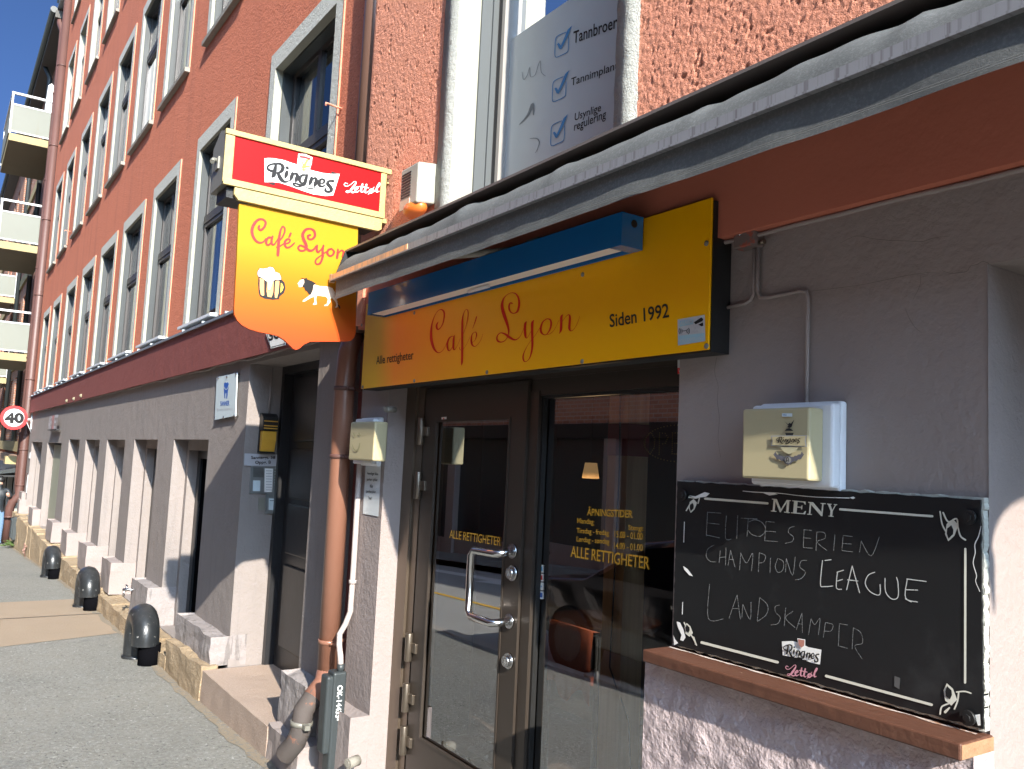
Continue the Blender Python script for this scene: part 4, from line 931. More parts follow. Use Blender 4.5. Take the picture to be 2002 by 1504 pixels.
b = MB(); poly(b, [(575,1074),(625,1074),(625,1090),(575,1090)], art, .0005); cs_ = build('card_sticker', b, M['plate'], cv)
txtp('VISA', (579,1086),(599,1086),(579,1078), art, M['tickblue'], cv, bold=.02)
sl_ = lightbox('small_square_lamp', 'small square cream wall lamp with a faint drawn smile beside the downpipe', -2.215, -2.095, -.018, .106, 0, 0, 0)
X0_, X1_ = P(683,862,.93).x, P(733,862,.93).x
b = MB(); b.box(X0_, X1_-.006, .930, .968, -.008, .094); cv2 = build('cover', b, M['lamp_cream'], sl_, bevel=.005, seg=4)
fa = plane_y(.9285, 380, 650, .3325)
strokes('smile', [[(937,592,4),(942,605,8),(945,610,6)],[(968,590,4),(972,600,9),(976,606,5)],[(930,660,2),(938,685,5),(952,695,8),(968,680,7),(974,650,4)]], fa, mat('smudge_print', (.30,.28,.16), .8), cv2, 1, .0006)
# paper notice
nt_ = thing('paper_notice', 'narrow laminated white notice on the wall strip below the small lamp', 'notice', (-2.15, .996, -.155))
b = MB(); fa = plane_y(.9965, 380, 650, .3325); poly(b, [(1008,770),(1098,774),(1083,1083),(990,1066)], fa, 0); build('sheet', b, mat('laminated_paper', (.62,.66,.68), .25), nt_)
for i_, (s_, xa, xb) in enumerate((('Vennligst ikke',1017,1082),('parker sykler',1017,1080),('eller',1036,1056),('sparkesykler',1014,1074),('her!',1032,1052))):
    y_ = 842+i_*34.5; txtp(s_, (xa-i_*1.5,y_+i_*.5),(xb-i_*1.5,y_+4+i_*.5),(xa-i_*1.5,y_-21+i_*.5), fa, M['ink'], nt_, bold=.01)
# capped pipe stubs
for (u, v, yy, lab, r) in ((772,801,1.0,'short grey pipe stub on the wall near the top of the door frame',.008),(700,1486,.945,'short cream pipe stub low on the plinth by the door',.013)):
    p_ = P(u, v, yy); b = MB(); b.tube([p_, p_+Vector((.01,-.032,-.002))], r, 14); b.tube([p_+Vector((.01,-.032,-.002)), p_+Vector((.0105,-.034,-.002))], r*.6, 12)
    solo('pipe_stub', b, M['sillm'], lab, 'pipe stub', p_)

fk = plane_y(.9982, 1300, 380, .3989)
for pts in ([(860,240,2),(940,205,3),(1020,218,3),(1100,226,4),(1200,230,3),(1262,232,4),(1320,215,3),(1400,205,2)],[(1590,340,5),(1560,330,4),(1530,345,4),(1500,352,3),(1480,378,4),(1440,385,4),(1400,388,3),(1360,375,2)],[(255,800,3),(245,870,3),(262,940,2),(258,1010,3),(268,1100,3),(262,1200,2),(275,1290,2)],[(1180,560,2),(1195,600,3),(1225,650,3),(1260,680,2)],[(1255,400,2),(1250,450,3),(1215,520,2)],[(720,475,2),(830,462,3),(960,445,2),(1060,425,3),(1180,400,3),(1280,385,2),(1350,388,2)]):
    strokes('crack', [pts], fk, mat('crack_shadow', (.15,.125,.115), .9), cafe, .62, .0006)
# ================================================================ CHALKBOARD
cb = thing('chalkboard', 'black MENY chalkboard with chalked football league names in a chipped white edged frame', 'chalkboard', (-.75, .985, -.27))
YC = .985
cbn = [(-.990*YC-.006,-.014),(-.506,-.015),(-.504,-.266),(-.990*YC-.006,-.268)]
b = MB(); n = 60; pts = []
def edge(p, q, s, amp=.0016):
    o = []
    for i in range(n):
        t = i/n; o.append((lerp(p[0], q[0], t)+amp*noise.noise(Vector((i*.45, s, 0))), YC, lerp(p[1], q[1], t)+amp*noise.noise(Vector((i*.5, s+8, 0)))))
    return o
for i in range(4): pts += edge(cbn[i], cbn[(i+1) % 4], i*3)
b.prism(pts, (0, .012, 0)); build('board', b, M['board'], cb)
b = MB(); n = 80; pts = []
big = [(cbn[0][0]-.001,-.0125),(-.5035,-.0125),(-.5035,-.269),(cbn[0][0]-.001,-.270)]
for i in range(4): pts += edge(big[i], big[(i+1) % 4], 30+i*3, .0028)
b.prism([(x, YC+.003, z) for x, y, z in pts], (0, .010, 0)); build('filler_edge', b, mat('crumbly_white_filler', (.50,.50,.45), .9, bump=(60,.006,4), spots=[(30,.66,.70,(.2,.19,.19))]), cb)
fb_ = plane_y(YC-.0003, 1240, 900, .4017)
def lines(name, ls, m, wd=9, off=.0006):
    for a, b_, c, d in ls: strokes(name, [[(a, b_, wd), ((a+c)/2, (b_+d)/2, wd), (c, d, wd)]], fb_, m, cb, 1, off)
lines('border_line', [(347,187,650,210),(1004,239,1452,273),(1613,432,1612,1082)], M['boardwhite'], 11)
lines('border_line', [(330,887,699,983),(936,1050,1449,1190)], M['boardwhite'], 13)
LTR = {'M':[[(0,0),(.30,0),(.30,.06),(.20,.07),(.20,.80),(.47,0),(.52,0),(.80,.82),(.80,.07),(.70,.06),(.70,0),(1,0),(1,.06),(.93,.07),(.93,.93),(1,.94),(1,1),(.78,1),(.52,.25),(.26,1),(0,1),(0,.94),(.09,.93),(.09,.07),(0,.06)]],
 'E':[[(0,0),(.95,0),(1,.26),(.94,.26),(.82,.08),(.38,.07),(.38,.48),(.62,.49),(.68,.36),(.73,.36),(.73,.68),(.68,.68),(.62,.56),(.38,.56),(.38,.93),(.78,.92),(.88,.76),(.94,.76),(.91,1),(0,1),(0,.94),(.14,.93),(.14,.07),(0,.06)]],
 'N':[[(0,0),(.28,0),(.28,.06),(.19,.07),(.19,.78),(.80,-.02),(.88,-.02),(.88,.93),(1,.94),(1,1),(.70,1),(.70,.94),(.80,.93),(.80,.30),(.28,1),(0,1),(0,.94),(.10,.90),(.10,.07),(0,.06)]],
 'Y':[[(.25,0),(.75,0),(.75,.06),(.62,.07),(.62,.45),(.88,.93),(1,.94),(1,1),(.66,1),(.66,.94),(.78,.93),(.57,.53),(.34,.93),(.46,.94),(.46,1),(0,1),(0,.94),(.09,.93),(.40,.43),(.40,.07),(.25,.06)]]}
def serifword(word, xs_, yfun, h, fn, m, parent):
    for ch, (xa, xb) in zip(word, xs_):
        for pg in LTR[ch]:
            b = MB(); poly(b, [(xa+(xb-xa)*(1-0)*px_+.09*h*py_, yfun(xa+(xb-xa)*px_)-h*py_) for px_, py_ in pg], fn, .0006)
            build('letter', b, m, parent)
serifword('MENY', ((666,758),(764,836),(842,928),(934,984)), lambda x: 249+(x-666)*.088, 62, fb_, M['boardwhite'], cb)
logo(fb_, 728, 900, 175, 44, M['ink'], cb, 42, off=.0012)
b = MB(); poly(b, [(719,882),(770,880),(800,888),(850,910),(912,922),(905,994),(870,988),(800,962),(724,950)], fb_, .0004); build('logo_banner', b, M['printwhite'], cb)
b = MB(); poly(b, [(798,866),(836,872),(836,905),(818,918),(800,902)], fb_, .0016); build('emblem', b, M['printwhite'], cb)
b = MB(); poly(b, [(802,870),(833,876),(831,902),(818,912),(805,898)], fb_, .0020); build('emblem_print', b, mat('faded_red_print', (.45,.2,.15), .5), cb)
def gl(a, b_, o=0): return fb_(740+(a-1368)*.44, 995+(b_-680)*.50+(a-1368)*.03, o)
strokes('script_lettering', LETT, gl, mat('faded_pink_print', (.62,.30,.36), .6), cb, 1.0, .0007)
CH = [
 [(358,255),(352,370)],[(356,253),(424,258)],[(356,305),(416,312)],[(352,364),(418,378)], [(450,270),(446,378),(474,384)], [(505,268),(500,382)], [(520,282),(600,286)],[(556,286),(550,372)],
 [(560,300),(590,290),(625,305),(640,340),(615,370),(575,362),(555,340)],[(642,300),(636,392)],[(642,298),(684,302)],[(640,345),(690,348)],[(636,392),(700,396)],
 [(782,322),(758,330),(752,352),(775,372),(770,395),(735,405)], [(828,340),(824,425)],[(826,338),(866,342)],[(826,378),(862,380)],[(824,425),(870,428)],
 [(890,348),(886,440)],[(890,350),(925,352),(930,380),(892,398),(940,440)], [(978,362),(972,440)], [(1018,368),(1012,438)],[(1018,366),(1064,372)],[(1015,405),(1060,408)],[(1012,440),(1066,446)],
 [(1106,395),(1098,448)],[(1106,392),(1154,466),(1195,372)],
 [(392,412),(360,432),(352,468),(372,492),(400,494)],[(420,440),(415,500)],[(448,425),(446,512)],[(415,474),(448,470)],[(470,440),(458,512)],[(470,438),(492,520)],[(462,482),(486,484)],
 [(520,450),(514,535)],[(520,452),(548,500),(578,452),(572,540)],[(610,450),(606,545)],[(610,450),(640,465),(632,495),(610,500)],[(665,475),(662,550)],[(700,478),(688,515),(700,545),(724,535),(728,495),(702,478)],
 [(742,478),(738,545)],[(742,478),(772,560),(785,470)],[(842,488),(815,490),(808,520),(835,545),(815,575),(785,582)],
 [(918,488),(908,602),(925,615),(968,612)],[(930,488),(960,484)]]
LG = [[(990,545),(985,620),(1010,628)],[(988,545),(1020,535)],[(990,588),(1015,580)],[(1062,515),(1035,630)],[(1062,515),(1098,645)],[(1040,582),(1090,588)],
 [(1172,545),(1140,560),(1126,600),(1150,640),(1195,655),(1198,605)],[(1222,575),(1225,640),(1255,675),(1285,665),(1285,600),(1278,570)],[(1330,580),(1322,670),(1380,690)],[(1328,578),(1422,590)],[(1325,630),(1380,632)],[(1322,675),(1350,690)]]
LS = [[(368,602),(362,770),(436,772)],[(502,655),(462,770)],[(502,655),(518,775)],[(480,722),(508,722)],[(530,700),(525,770)],[(530,700),(565,775),(570,690)],[(612,668),(600,780)],[(612,668),(650,705),(645,750),(600,785)],
 [(710,705),(688,712),(690,740),(712,765),(700,795),(665,802)],[(738,718),(732,808)],[(775,735),(738,768),(785,815)],[(818,742),(790,825)],[(818,742),(820,840)],[(795,795),(822,798)],
 [(862,770),(850,850)],[(862,770),(880,800),(905,770),(898,850)],[(932,790),(922,862)],[(932,790),(968,800),(960,830),(928,832)],[(1000,795),(995,905)],[(1000,795),(1040,802)],[(1000,905),(1040,915)],
 [(1068,815),(1062,920)],[(1068,815),(1105,840),(1112,890),(1075,905),(1112,968)]]
def chalkset(L_, wd): return [[(a, b_, wd) for a, b_ in s_] for s_ in L_]
strokes('chalk_word', chalkset(CH[:23], 2.8), fb_, M['chalk'], cb, 1, .0005)
strokes('chalk_word', chalkset(CH[23:-2], 2.8), fb_, M['chalk'], cb, 1, .0005)
LG = CH[-2:]+LG
strokes('chalk_word', chalkset(LG, 4.4), fb_, mat('bright_chalk', (.48,.49,.48), .9, spots=[(200,.6,.68,(.1,.1,.1))]), cb, 1, .0005)
strokes('chalk_word', chalkset(LS, 2.6), fb_, M['chalk'], cb, 1, .0005)
# corner flowers
FL = {(1552,320): [[(1490,250,7),(1500,310,7),(1520,350,7)],[(1505,255,8),(1530,300,8),(1570,285,8),(1578,330,7),(1590,370,8),(1614,388,8)]], (290,210): [[(268,180,6),(300,185,6),(318,182,6),(312,210,6)],[(255,245,6),(272,215,6)]],
      (270,838): [[(245,790,6),(262,830,6),(285,860,6),(305,900,6)],[(290,862,8),(300,895,8)]], (1545,1160): [[(1490,1235,8),(1498,1200,8),(1530,1185,8)],[(1580,1130,8),(1575,1170,8),(1560,1210,8)],[(1570,1128,7),(1610,1125,7),(1640,1134,7)],[(1515,1225,14),(1535,1205,8)]]}
for (cx, cy), ss in FL.items():
    strokes('flower_print', ss, fb_, M['boardwhite'], cb, 1, .0005)
    s = 1 if cx > 1000 else .62; d = -1 if cy > 500 else 1
    b = MB(); tip = (cx-22*s, cy+75*s*d)
    poly(b, [(cx-30*s,cy-10*s*d),(cx,cy-34*s*d),(cx+28*s,cy-5*s*d),(cx+8*s,cy+48*s*d),tip,(cx-38*s,cy+40*s*d)], fb_, .0007); build('petal', b, M['boardwhite'], cb)
    b = MB(); poly(b, [(cx-26*s,cy+12*s*d),(cx-6*s,cy-4*s*d),(cx+4*s,cy+18*s*d),(cx+2*s,cy+40*s*d),(cx-20*s,cy+62*s*d),(cx-28*s,cy+36*s*d)], fb_, .0012); build('petal_gap', b, M['board'], cb)
for (a, b_) in ((1636,278),(1632,1252),(242,170)):
    p_ = fb_(a, b_, .002); b = MB(); b.tube([p_, p_+Vector((0,-.004,0))], .0085, 16); b.tube([p_+Vector((0,-.004,0)), p_+Vector((0,-.0055,0))], .0045, 6); build('bolt', b, M['black'], cb)
pe = MB()
for pts in ([(268,172),(300,176),(345,155),(370,162),(352,178),(300,184)],[(240,515),(262,530),(288,565),(270,560),(245,532)],[(630,160),(680,158),(700,166),(660,172)],[(208,785),(225,790),(240,820),(252,862),(240,880),(225,875),(232,850),(214,812)],[(1660,1240),(1685,1235),(1688,1290),(1675,1292)],[(192,850),(200,870),(216,890),(196,900)],[(1050,182),(1068,177),(1078,184),(1066,190)]):
    poly(pe, pts, fb_, .0009)
for ss in ([(530,150,3),(600,156,4),(700,160,3),(800,172,3),(900,180,3),(1050,184,4)],[(1690,320,3),(1678,370,5),(1660,410,5),(1662,450,4),(1652,500,4),(1668,560,4),(1664,590,3),(1685,640,3)],[(246,300,3),(243,400,3)],[(238,690,3),(236,750,4)]): ribbon(pe, ss, fb_, 1, .0009)
build('peeled_edge', pe, M['printwhite'], cb)
b = MB(); poly(b, [(1268,1050),(1296,1060),(1292,1115),(1266,1100)], fb_, .0005); build('glue_mark', b, mat('glue_grey', (.09,.09,.09), .7), cb)

# wooden shelf
sf = MB(); sf.box(-.9905, -.5, .9305, .9995, -.2915, -.2730)
shf = thing('wooden_shelf', 'thick brown stained wooden shelf under the chalkboard', 'shelf', (-.75, .96, -.292))
build('board', sf, M['wood'], shf, bevel=.0022)
b = MB(); b.box(-.5002, -.4992, .9325, .9985, -.2897, -.2748); build('end_grain', b, M['woodend'], shf)
b = MB(); n = 50; pts = []
for i in range(n+1): pts.append((lerp(-.985,-.51,i/n), .980+.006*noise.noise(Vector((i*.3,2,0))), -.2724))
b.add(pts+[(x, .985, -.2724) for x, y, z in pts[::-1]], [tuple(range(2*n+2))]); build('plaster_dust', b, mat('plaster_dust', (.5,.42,.38), .9, spots=[(30,.5,.6,(.3,.16,.1))]), shf)
b = MB(); b.box(-.985, -.51, .955, .985, -.2965, -.2915); build('underside_batten', b, M['pillar'], shf)

# ================================================================ DOWNPIPE BETWEEN THE BUILDINGS
XP = -2.312
dp = thing('downpipe', 'brown metal downpipe in the joint between the two facades, ending in a bent shoe', 'downpipe', (-2.28, .97, -.85))
b = MB(); b.tube([(XP,.992,2.6),(XP,.992,.36)], .034, 24); build('upper_pipe', b, M['pipeup'], dp)
b = MB(); b.tube([(XP,.992,.36),(XP,.975,.30),(-2.31,.970,.2),(-2.30,.970,-.598)], .029, 24); build('lower_pipe', b, M['pipe'], dp)
b = MB(); b.tube([(-2.30,.970,-.598),(-2.295,.96,-.63),(-2.285,.925,-.665)], .0295, 20); build('lower_bend', b, mat('scraped_pipe', (.24,.11,.075), .5, spots=[(16,.60,.66,(.10,.09,.085))]), dp)
b = MB(); b.tube([(-2.285,.925,-.665),(-2.275,.898,-.69),(-2.275,.893,-.742),(-2.285,.886,-.775),(-2.32,.872,-.815)], [.029,.028,.0275,.0275,.028], 20, caps=False); 
b.tube([(-2.32,.872,-.815),(-2.285,.886,-.775)], [.0265,.026], 20, caps=False)
build('shoe', b, mat('dull_brown_shoe', (.075,.06,.053), .8, bump=(15,.004,4), var=[(4,.6,(.055,.052,.05))], spots=[(9,.62,.66,(.20,.085,.05))]), dp)
for z, yy, x in ((-.517,.970,-2.301),(.195,.970,-2.31),(.0,.97,-2.307)):
    b = MB(); b.tube([(x,yy,z-.006),(x,yy,z+.006)], .0315, 24); b.box(x+.028, x+.05, yy-.008, yy+.008, z-.004, z+.004); b.tube([(x+.04,yy-.014,z),(x+.04,yy+.012,z)], .003, 8); b.box(x-.005,x+.005,yy+.02,1.04,z-.004,z+.004)
    build('clamp', b, M['pipe'] if z < -.3 else M['pipefar'], dp)
b = MB(); b.tube([(-2.276,.895,-.718),(-2.276,.894,-.730)], .0305, 20); b.box(-2.25,-2.225,.885,.90,-.730,-.718); build('clamp', b, M['greymetal'], dp)

# cable guard near
def guard(name, label, x, y, z0, z1, zb, wx, wy, grp, text=None):
    t = thing(name, label, 'cable guard', (x, y, z0), grp)
    b = MB(); b.box(x-wx*.5, x+wx*.5, y-wy*.5, y+wy*.5, z0, z1); build('channel', b, M['guard'], t, bevel=.006, seg=3)
    b = MB(); b.box(x-wx*.62, x+wx*.40, y-wy*.5-.016, y-wy*.5+.008, zb, z1-.010); build('front_cover', b, M['guard'], t, bevel=.007, seg=4)
    b = MB(); b.tube([(x+.008,y+.005,z1-.002),(x+.008,y+.005,z1+.018)], .0095, 12); build('cable_gland', b, M['guard'], t)
    return t
gX, gY = -2.205, .945
g1 = guard('cable_guard', 'dark grey cable guard stencilled OK-14435 beside the cafe plinth', -2.172, .944, -.90, -.566, -.775, .044, .038, 'cable guards at the foot of the wall')
xe = -2.172+.022+.0006
fg = plane_x(xe, 300, 1050, .302)
vs, fs = textmesh('OK-14435•', .02)
def gtext():
    x0 = min(v.x for v in vs); x1 = max(v.x for v in vs); y0 = min(v.y for v in vs); y1 = max(v.y for v in vs)
    top, bot = -.600, -.690; ya, yb = .937, .952
    b = MB(); b.add([(xe, lerp(ya, yb, (v.y-y0)/(y1-y0)), lerp(top, bot, (v.x-x0)/(x1-x0))) for v in vs], fs); return b
build('stencil', gtext(), M['printwhite'], g1)
cb_ = MB(); cb_.tube([(-2.205,.985,.09),(-2.205,.985,-.1),(-2.203,.985,-.30),(-2.203,.984,-.42),(-2.21,.975,-.455),(-2.210,.960,-.48),(-2.19,.952,-.505),(-2.170,.949,-.53),(-2.163,.949,-.56)], .0078, 12)
cb_.tube([(-2.203,.985,-.345),(-2.203,.985,-.335)], .0105, 12)
solo('white_cable', cb_, mat('off_white_conduit', (.42,.36,.335), .55), 'off white plastic conduit curving down into the cable guard', 'cable', (-2.19,.94,-.56))
g2 = guard('cable_guard', 'small dark cable guard far down the wall beside the corner downpipe', -11.62, .90, zg(-11.6)+.10, zg(-11.6)+.36, zg(-11.6)+.12, .15, .09, 'cable guards at the foot of the wall')
b = MB(); b.box(-11.66,-11.58,.89,.93,zg(-11.6)-.02,zg(-11.6)+.10); build('foot', b, M['greymetal'], g2)

# ================================================================ VENT BENDS ON THE PAVEMENT
def vent_bend(x, lab):
    t = thing('vent_bend', lab, 'vent pipe', (x, .84, zg(x)), 'black vent bends along the wall')
    R_ = .085; y = .842; zc = zg(x)+.115; r = .056
    b = MB(); path = [(x-R_, y, zg(x)-.01), (x-R_, y, zc-.03)]
    for i in range(13):
        a = math.pi-math.pi*i/12; path.append((x+R_*math.cos(a), y, zc+R_*.92*math.sin(a)))
    path.append((x+R_, y, zc-.03))
    b.tube(path, r, 24, caps=False); b.tube(path[::-1], r-.006, 24, caps=False)
    n = 24; rim = []
    build('bend', b, M['blackp'], t)
    b = MB(); b.tube([(x-R_, y, zg(x)-.01), (x-R_, y, zg(x)+.012)], r+.006, 20); build('collar', b, M['blackp'], t)
    b = MB(); b.tube([(x+R_+.0,y+.02,zg(x)-.02),(x+R_+.0,y+.02,zg(x)+.09)], .046, 16); build('leg_shade', b, M['dark'], t)  # black cylinder stands in for the shade under the open leg
vent_bend(-4.10, 'largest and nearest of the three black vent bends, below the tap')
vent_bend(-5.70, 'middle black vent bend standing on the tan concrete strip edge')
vent_bend(-7.52, 'farthest and smallest of the three black vent bends')
# garden tap
tp = thing('garden_tap', 'small chrome garden tap sticking out of a grey pedestal', 'tap', (-4.80, .91, -.75))
c_ = P(252,1153,.912)
b = MB(); b.tube([c_+Vector((.02,.03,0)), c_, c_+Vector((0,-.03,0))], .008, 10); b.tube([c_+Vector((0,-.02,0)), c_+Vector((0,-.025,-.035))], .006, 8); b.tube([c_+Vector((0,-.012,0)), c_+Vector((0,-.012,.02))], .005, 8); b.tube([c_+Vector((-.018,-.012,.022)), c_+Vector((.018,-.012,.022))], .004, 8)
build('body', b, M['steel'], tp)

# ================================================================ DENTIST PLATE, HOUSE NUMBER, ENTRANCE FITTINGS
sn = thing('dentist_plate', 'pale acrylic plate with a blue tooth and SANNER beside the entrance recess', 'name plate', (-3.62, .985, .13))
YP = .986
fp = plane_y(YP, 380, 650, .3325)
b = MB(); q = [P(380+a*.3325, 650+c*.3325, YP) for a, c in ((132,262),(250,237),(240,490),(119,515))]
b.prism(q, (0,.004,0)); build('plate', b, M['plate'], sn)
for a, c in ((142,268),(193,262),(248,244),(121,503),(173,500),(238,492)):
    p_ = fp(a, c); b = MB(); b.tube([p_+Vector((0,-.004,0)), p_+Vector((0,.013,0))], .0048, 10); build('standoff', b, M['steel'], sn)
b = MB(); poly(b, [(175,300),(182,294),(190,298),(198,293),(203,302),(203,325),(198,345),(196,370),(192,392),(188,388),(189,360),(186,352),(183,362),(182,392),(177,385),(175,352),(174,325)], fp, .0006); ribbon(b, [(173,330,1),(185,343,4),(200,330,4),(204,312,2)], fp, 1, .0010) if False else None; build('tooth', b, M['blue'], sn)
strokes('tooth_swoosh', [[(176,322,3),(186,336,4),(198,328,4),(204,310,3)]], fp, M['plate'], sn, 1, .0011)
txtp('SANNER', (154,433),(207,430),(154,405), fp, M['blue'], sn, bold=.02)
txtp('TANNLEGER I SANNERGATA', (128,460),(229,456),(128,448), fp, M['signgrey'], sn)
hn = thing('house_number', 'small white enamel house number plate half hidden behind the shield', 'house number', (-2.95, .962, .375))
YN = .9625
fh = plane_y(YN, 440, 400, .19284)
b = MB(); b.prism([fh(x,y) for x, y in ((410,1295),(575,1250),(607,1425),(462,1460))], (0,.003,0)); build('plate', b, M['printwhite'], hn)
strokes('border', [[(470,1446,5),(535,1430,5),(600,1412,5)],[(425,1300,5),(445,1380,5),(462,1452,5)],[(598,1350,5),(602,1390,5),(605,1420,5)]], fh, M['ink'], hn, 1, .0005)
txtp('38', (450,1385),(556,1355),(430,1285), fh, M['ink'], hn, bold=.03)
XR = -3.3285
el = thing('entrance_lamp', 'black wall lamp with amber glass lit by the sun inside the entrance recess', 'wall lamp', (XR, 1.08, 0))
b = MB(); pr = [(XR,1.052,.000),(XR,1.052,.155),(XR+.012,1.052,.155),(XR+.040,1.052,.140),(XR+.046,1.052,.115),(XR+.046,1.052,.088),(XR+.01,1.052,.088),(XR+.01,1.052,.004),(XR+.03,1.052,.004),(XR+.03,1.052,.0)]
b.prism(pr, (0,.062,0)); build('housing', b, M['black'], el)
b = MB(); b.prism([(XR+.008,1.056,.006),(XR+.008,1.056,.085),(XR+.040,1.056,.085),(XR+.038,1.056,.05),(XR+.026,1.056,.006)], (0,.054,0)); build('amber_glass', b, M['ylamp'], el)
for z in (.096,.106,.124): 
    b = MB(); b.box(XR+.040, XR+.0475, 1.056, 1.110, z-.002, z+.002); build('slot', b, M['ylamp'], el)
b = MB(); b.tube([(XR+.005,1.085,.155),(XR+.005,1.085,.335)], .004, 8); build('cable', b, M['pillar'], el)
fe = plane_x(XR+.0045, 380, 650, .3325)
ns_ = thing('address_sign', 'grey sign reading Sannergt. 38 Oppg. B above the intercom', 'sign', (XR, 1.08, -.05))
b = MB(); b.prism([fe(x,y) for x, y in ((297,712),(515,720),(511,789),(293,783))], (-.0035,0,0)); build('plate', b, M['signgrey'], ns_)
txtp('Sannergt. 38', (333,750),(475,750),(333,727), fe, M['ink'], ns_, bold=.02, xface=True)
txtp('Oppg. B', (357,780),(450,778),(357,755), fe, M['ink'], ns_, bold=.02, xface=True)
ic = thing('intercom', 'brushed steel intercom panel with bell buttons in the entrance recess', 'intercom', (XR, 1.08, -.16))
b = MB(); b.prism([fe(x,y) for x, y in ((333,786),(495,789),(487,951),(324,948))], (-.0042,0,0)); pn = build('panel', b, M['intercom'], ic)
fe2 = plane_x(XR+.0050, 380, 650, .3325)
b = MB()
for k in range(9): ribbon(b, [(346,797+k*6.5,2.5),(406,798+k*6.5,2.5)], fe2, 1, .0004)
build('speaker_slots', b, M['ink'], pn)
b = MB(); poly(b, [(414,800),(462,802),(458,940),(411,938)], fe2, .0004); build('name_strip', b, M['printwhite'], pn)
b = MB(); poly(b, [(346,870),(388,871),(385,934),(343,933)], fe2, .0004); build('notice', b, M['plate'], pn)
for k in range(8):
    b = MB(); poly(b, [(420,812+k*16),(455,813+k*16),(455,817+k*16),(420,816+k*16)], fe2, .0008); build('name_line', b, M['signgrey'], pn)
    b = MB(); poly(b, [(470,806+k*16),(482,806+k*16),(482,815+k*16),(470,815+k*16)], fe2, .0006); build('button', b, M['greymetal'], pn)
kp_ = thing('keypad', 'small steel access keypad below the intercom', 'keypad', (XR, 1.13, -.235))
b = MB(); b.prism([fe(x,y) for x, y in ((423,950),(520,952),(513,1068),(417,1066))], (-.010,0,0)); build('case', b, M['intercom'], kp_)
fe3 = plane_x(XR+.0050, 380, 650, .3325)
b = MB(); poly(b, [(438,976),(486,977),(484,1045),(436,1044)], fe3, .0006); build('label_card', b, M['plate'], kp_)
b = MB(); poly(b, [(443,988),(480,989),(480,992),(443,991)], fe3, .001); build('print_line', b, M['ink'], kp_)
b = MB(); b.prism([fe(x,y) for x, y in ((378,972),(416,973),(414,1046),(376,1044))], (-.003,0,0)); build('lock_plate', b, M['greymetal'], kp_)
# far lettering sign high on the grey wall
fz = thing('metal_letter_sign', 'cut metal lettering sign standing off the grey wall at the far end', 'sign', (-9.9, .95, .13))
b = MB(); b.box(-10.20*.97, -9.42*.97, .955, .99, .125, .135); build('base_rail', b, M['black'], fz)
rr_ = random.Random(5)
x = -9.86
for ch in 'ASYLET':
    vs_, fs_2 = textmesh(ch, .03); x0_ = min(v.x for v in vs_); x1_ = max(v.x for v in vs_); y0_ = min(v.y for v in vs_); y1_ = max(v.y for v in vs_)
    b = MB(); b.add([(x+.105*(v.x-x0_)/(x1_-x0_), .955, .137+.135*(v.y-y0_)/(y1_-y0_)) for v in vs_], fs_2); b.add([(x+.105*(v.x-x0_)/(x1_-x0_), .963, .137+.135*(v.y-y0_)/(y1_-y0_)) for v in vs_], fs_2)
    build('letter', b, mat('pinkish_metal', (.5,.22,.22), .5) if ch in 'YL' else M['signgrey'], fz); x += .12

# ================================================================ FAR CORNER OF THE STREET
cp = thing('corner_downpipe', 'tall brown downpipe with a low kink at the far corner of the red building', 'downpipe', (-12.6, .93, -1.3), )
b = MB(); b.tube([(-12.52,.965,6.7),(-12.52,.965,-.55),(-12.52,.962,-.68),(-12.54,.90,-.76),(-12.56,.878,-.84),(-12.60,.872,-1.27)], .052, 14); build('pipe', b, M['pipefar'], cp)
for z in (5.0,3.9,2.9,1.9,.8,-.1,-.55,-.95): 
    b = MB(); b.tube([(-12.52,.965 if z>-.6 else .875,z-.01),(-12.52,.965 if z>-.6 else .875,z+.01)], .059, 14); build('clamp', b, M['pipefar'], cp)
cp2 = thing('second_downpipe', 'slimmer brown downpipe running beside the corner pipe from the neighbouring gutter', 'downpipe', (-12.85, .95, .3))
b = MB(); b.tube([(-13.05,.93,5.98),(-13.05,.93,5.80),(-12.82,.955,5.60),(-12.80,.955,5.4),(-12.80,.955,-.45),(-12.75,.958,-.58),(-12.6,.962,-.66)], .042, 12); build('pipe', b, M['pipefar'], cp2)
for z in (4.7,3.5,2.3,1.1,.2): 
    b = MB(); b.tube([(-12.80,.955,z-.01),(-12.80,.955,z+.01)], .048, 12); build('clamp', b, M['pipefar'], cp2)
# end pier with notices
b = MB(); b.box(-12.42,-12.06,.955,.999,-1.35,-.62); build('end_pier', b, M['pink'], apt)
for i_, (x0_, x1_, z0_, z1_, mm) in enumerate(((-12.15,-11.98,-.20,-.13,M['white']),(-12.17,-12.0,-.47,-.38,M['steel']),(-12.06,-11.99,-.62,-.40,M['white']))):
    b = MB(); b.box(x0_, x1_, .992, .999, z0_, z1_)
    solo(('notice','meter_cover','plastic_duct')[i_], b, mm, ('small white notice on the far end pier','small square metal cover below the white notice on the end pier','short white duct beside the metal cover on the end pier')[i_], ('notice','cover plate','duct')[i_], (x0_, .995, z0_))
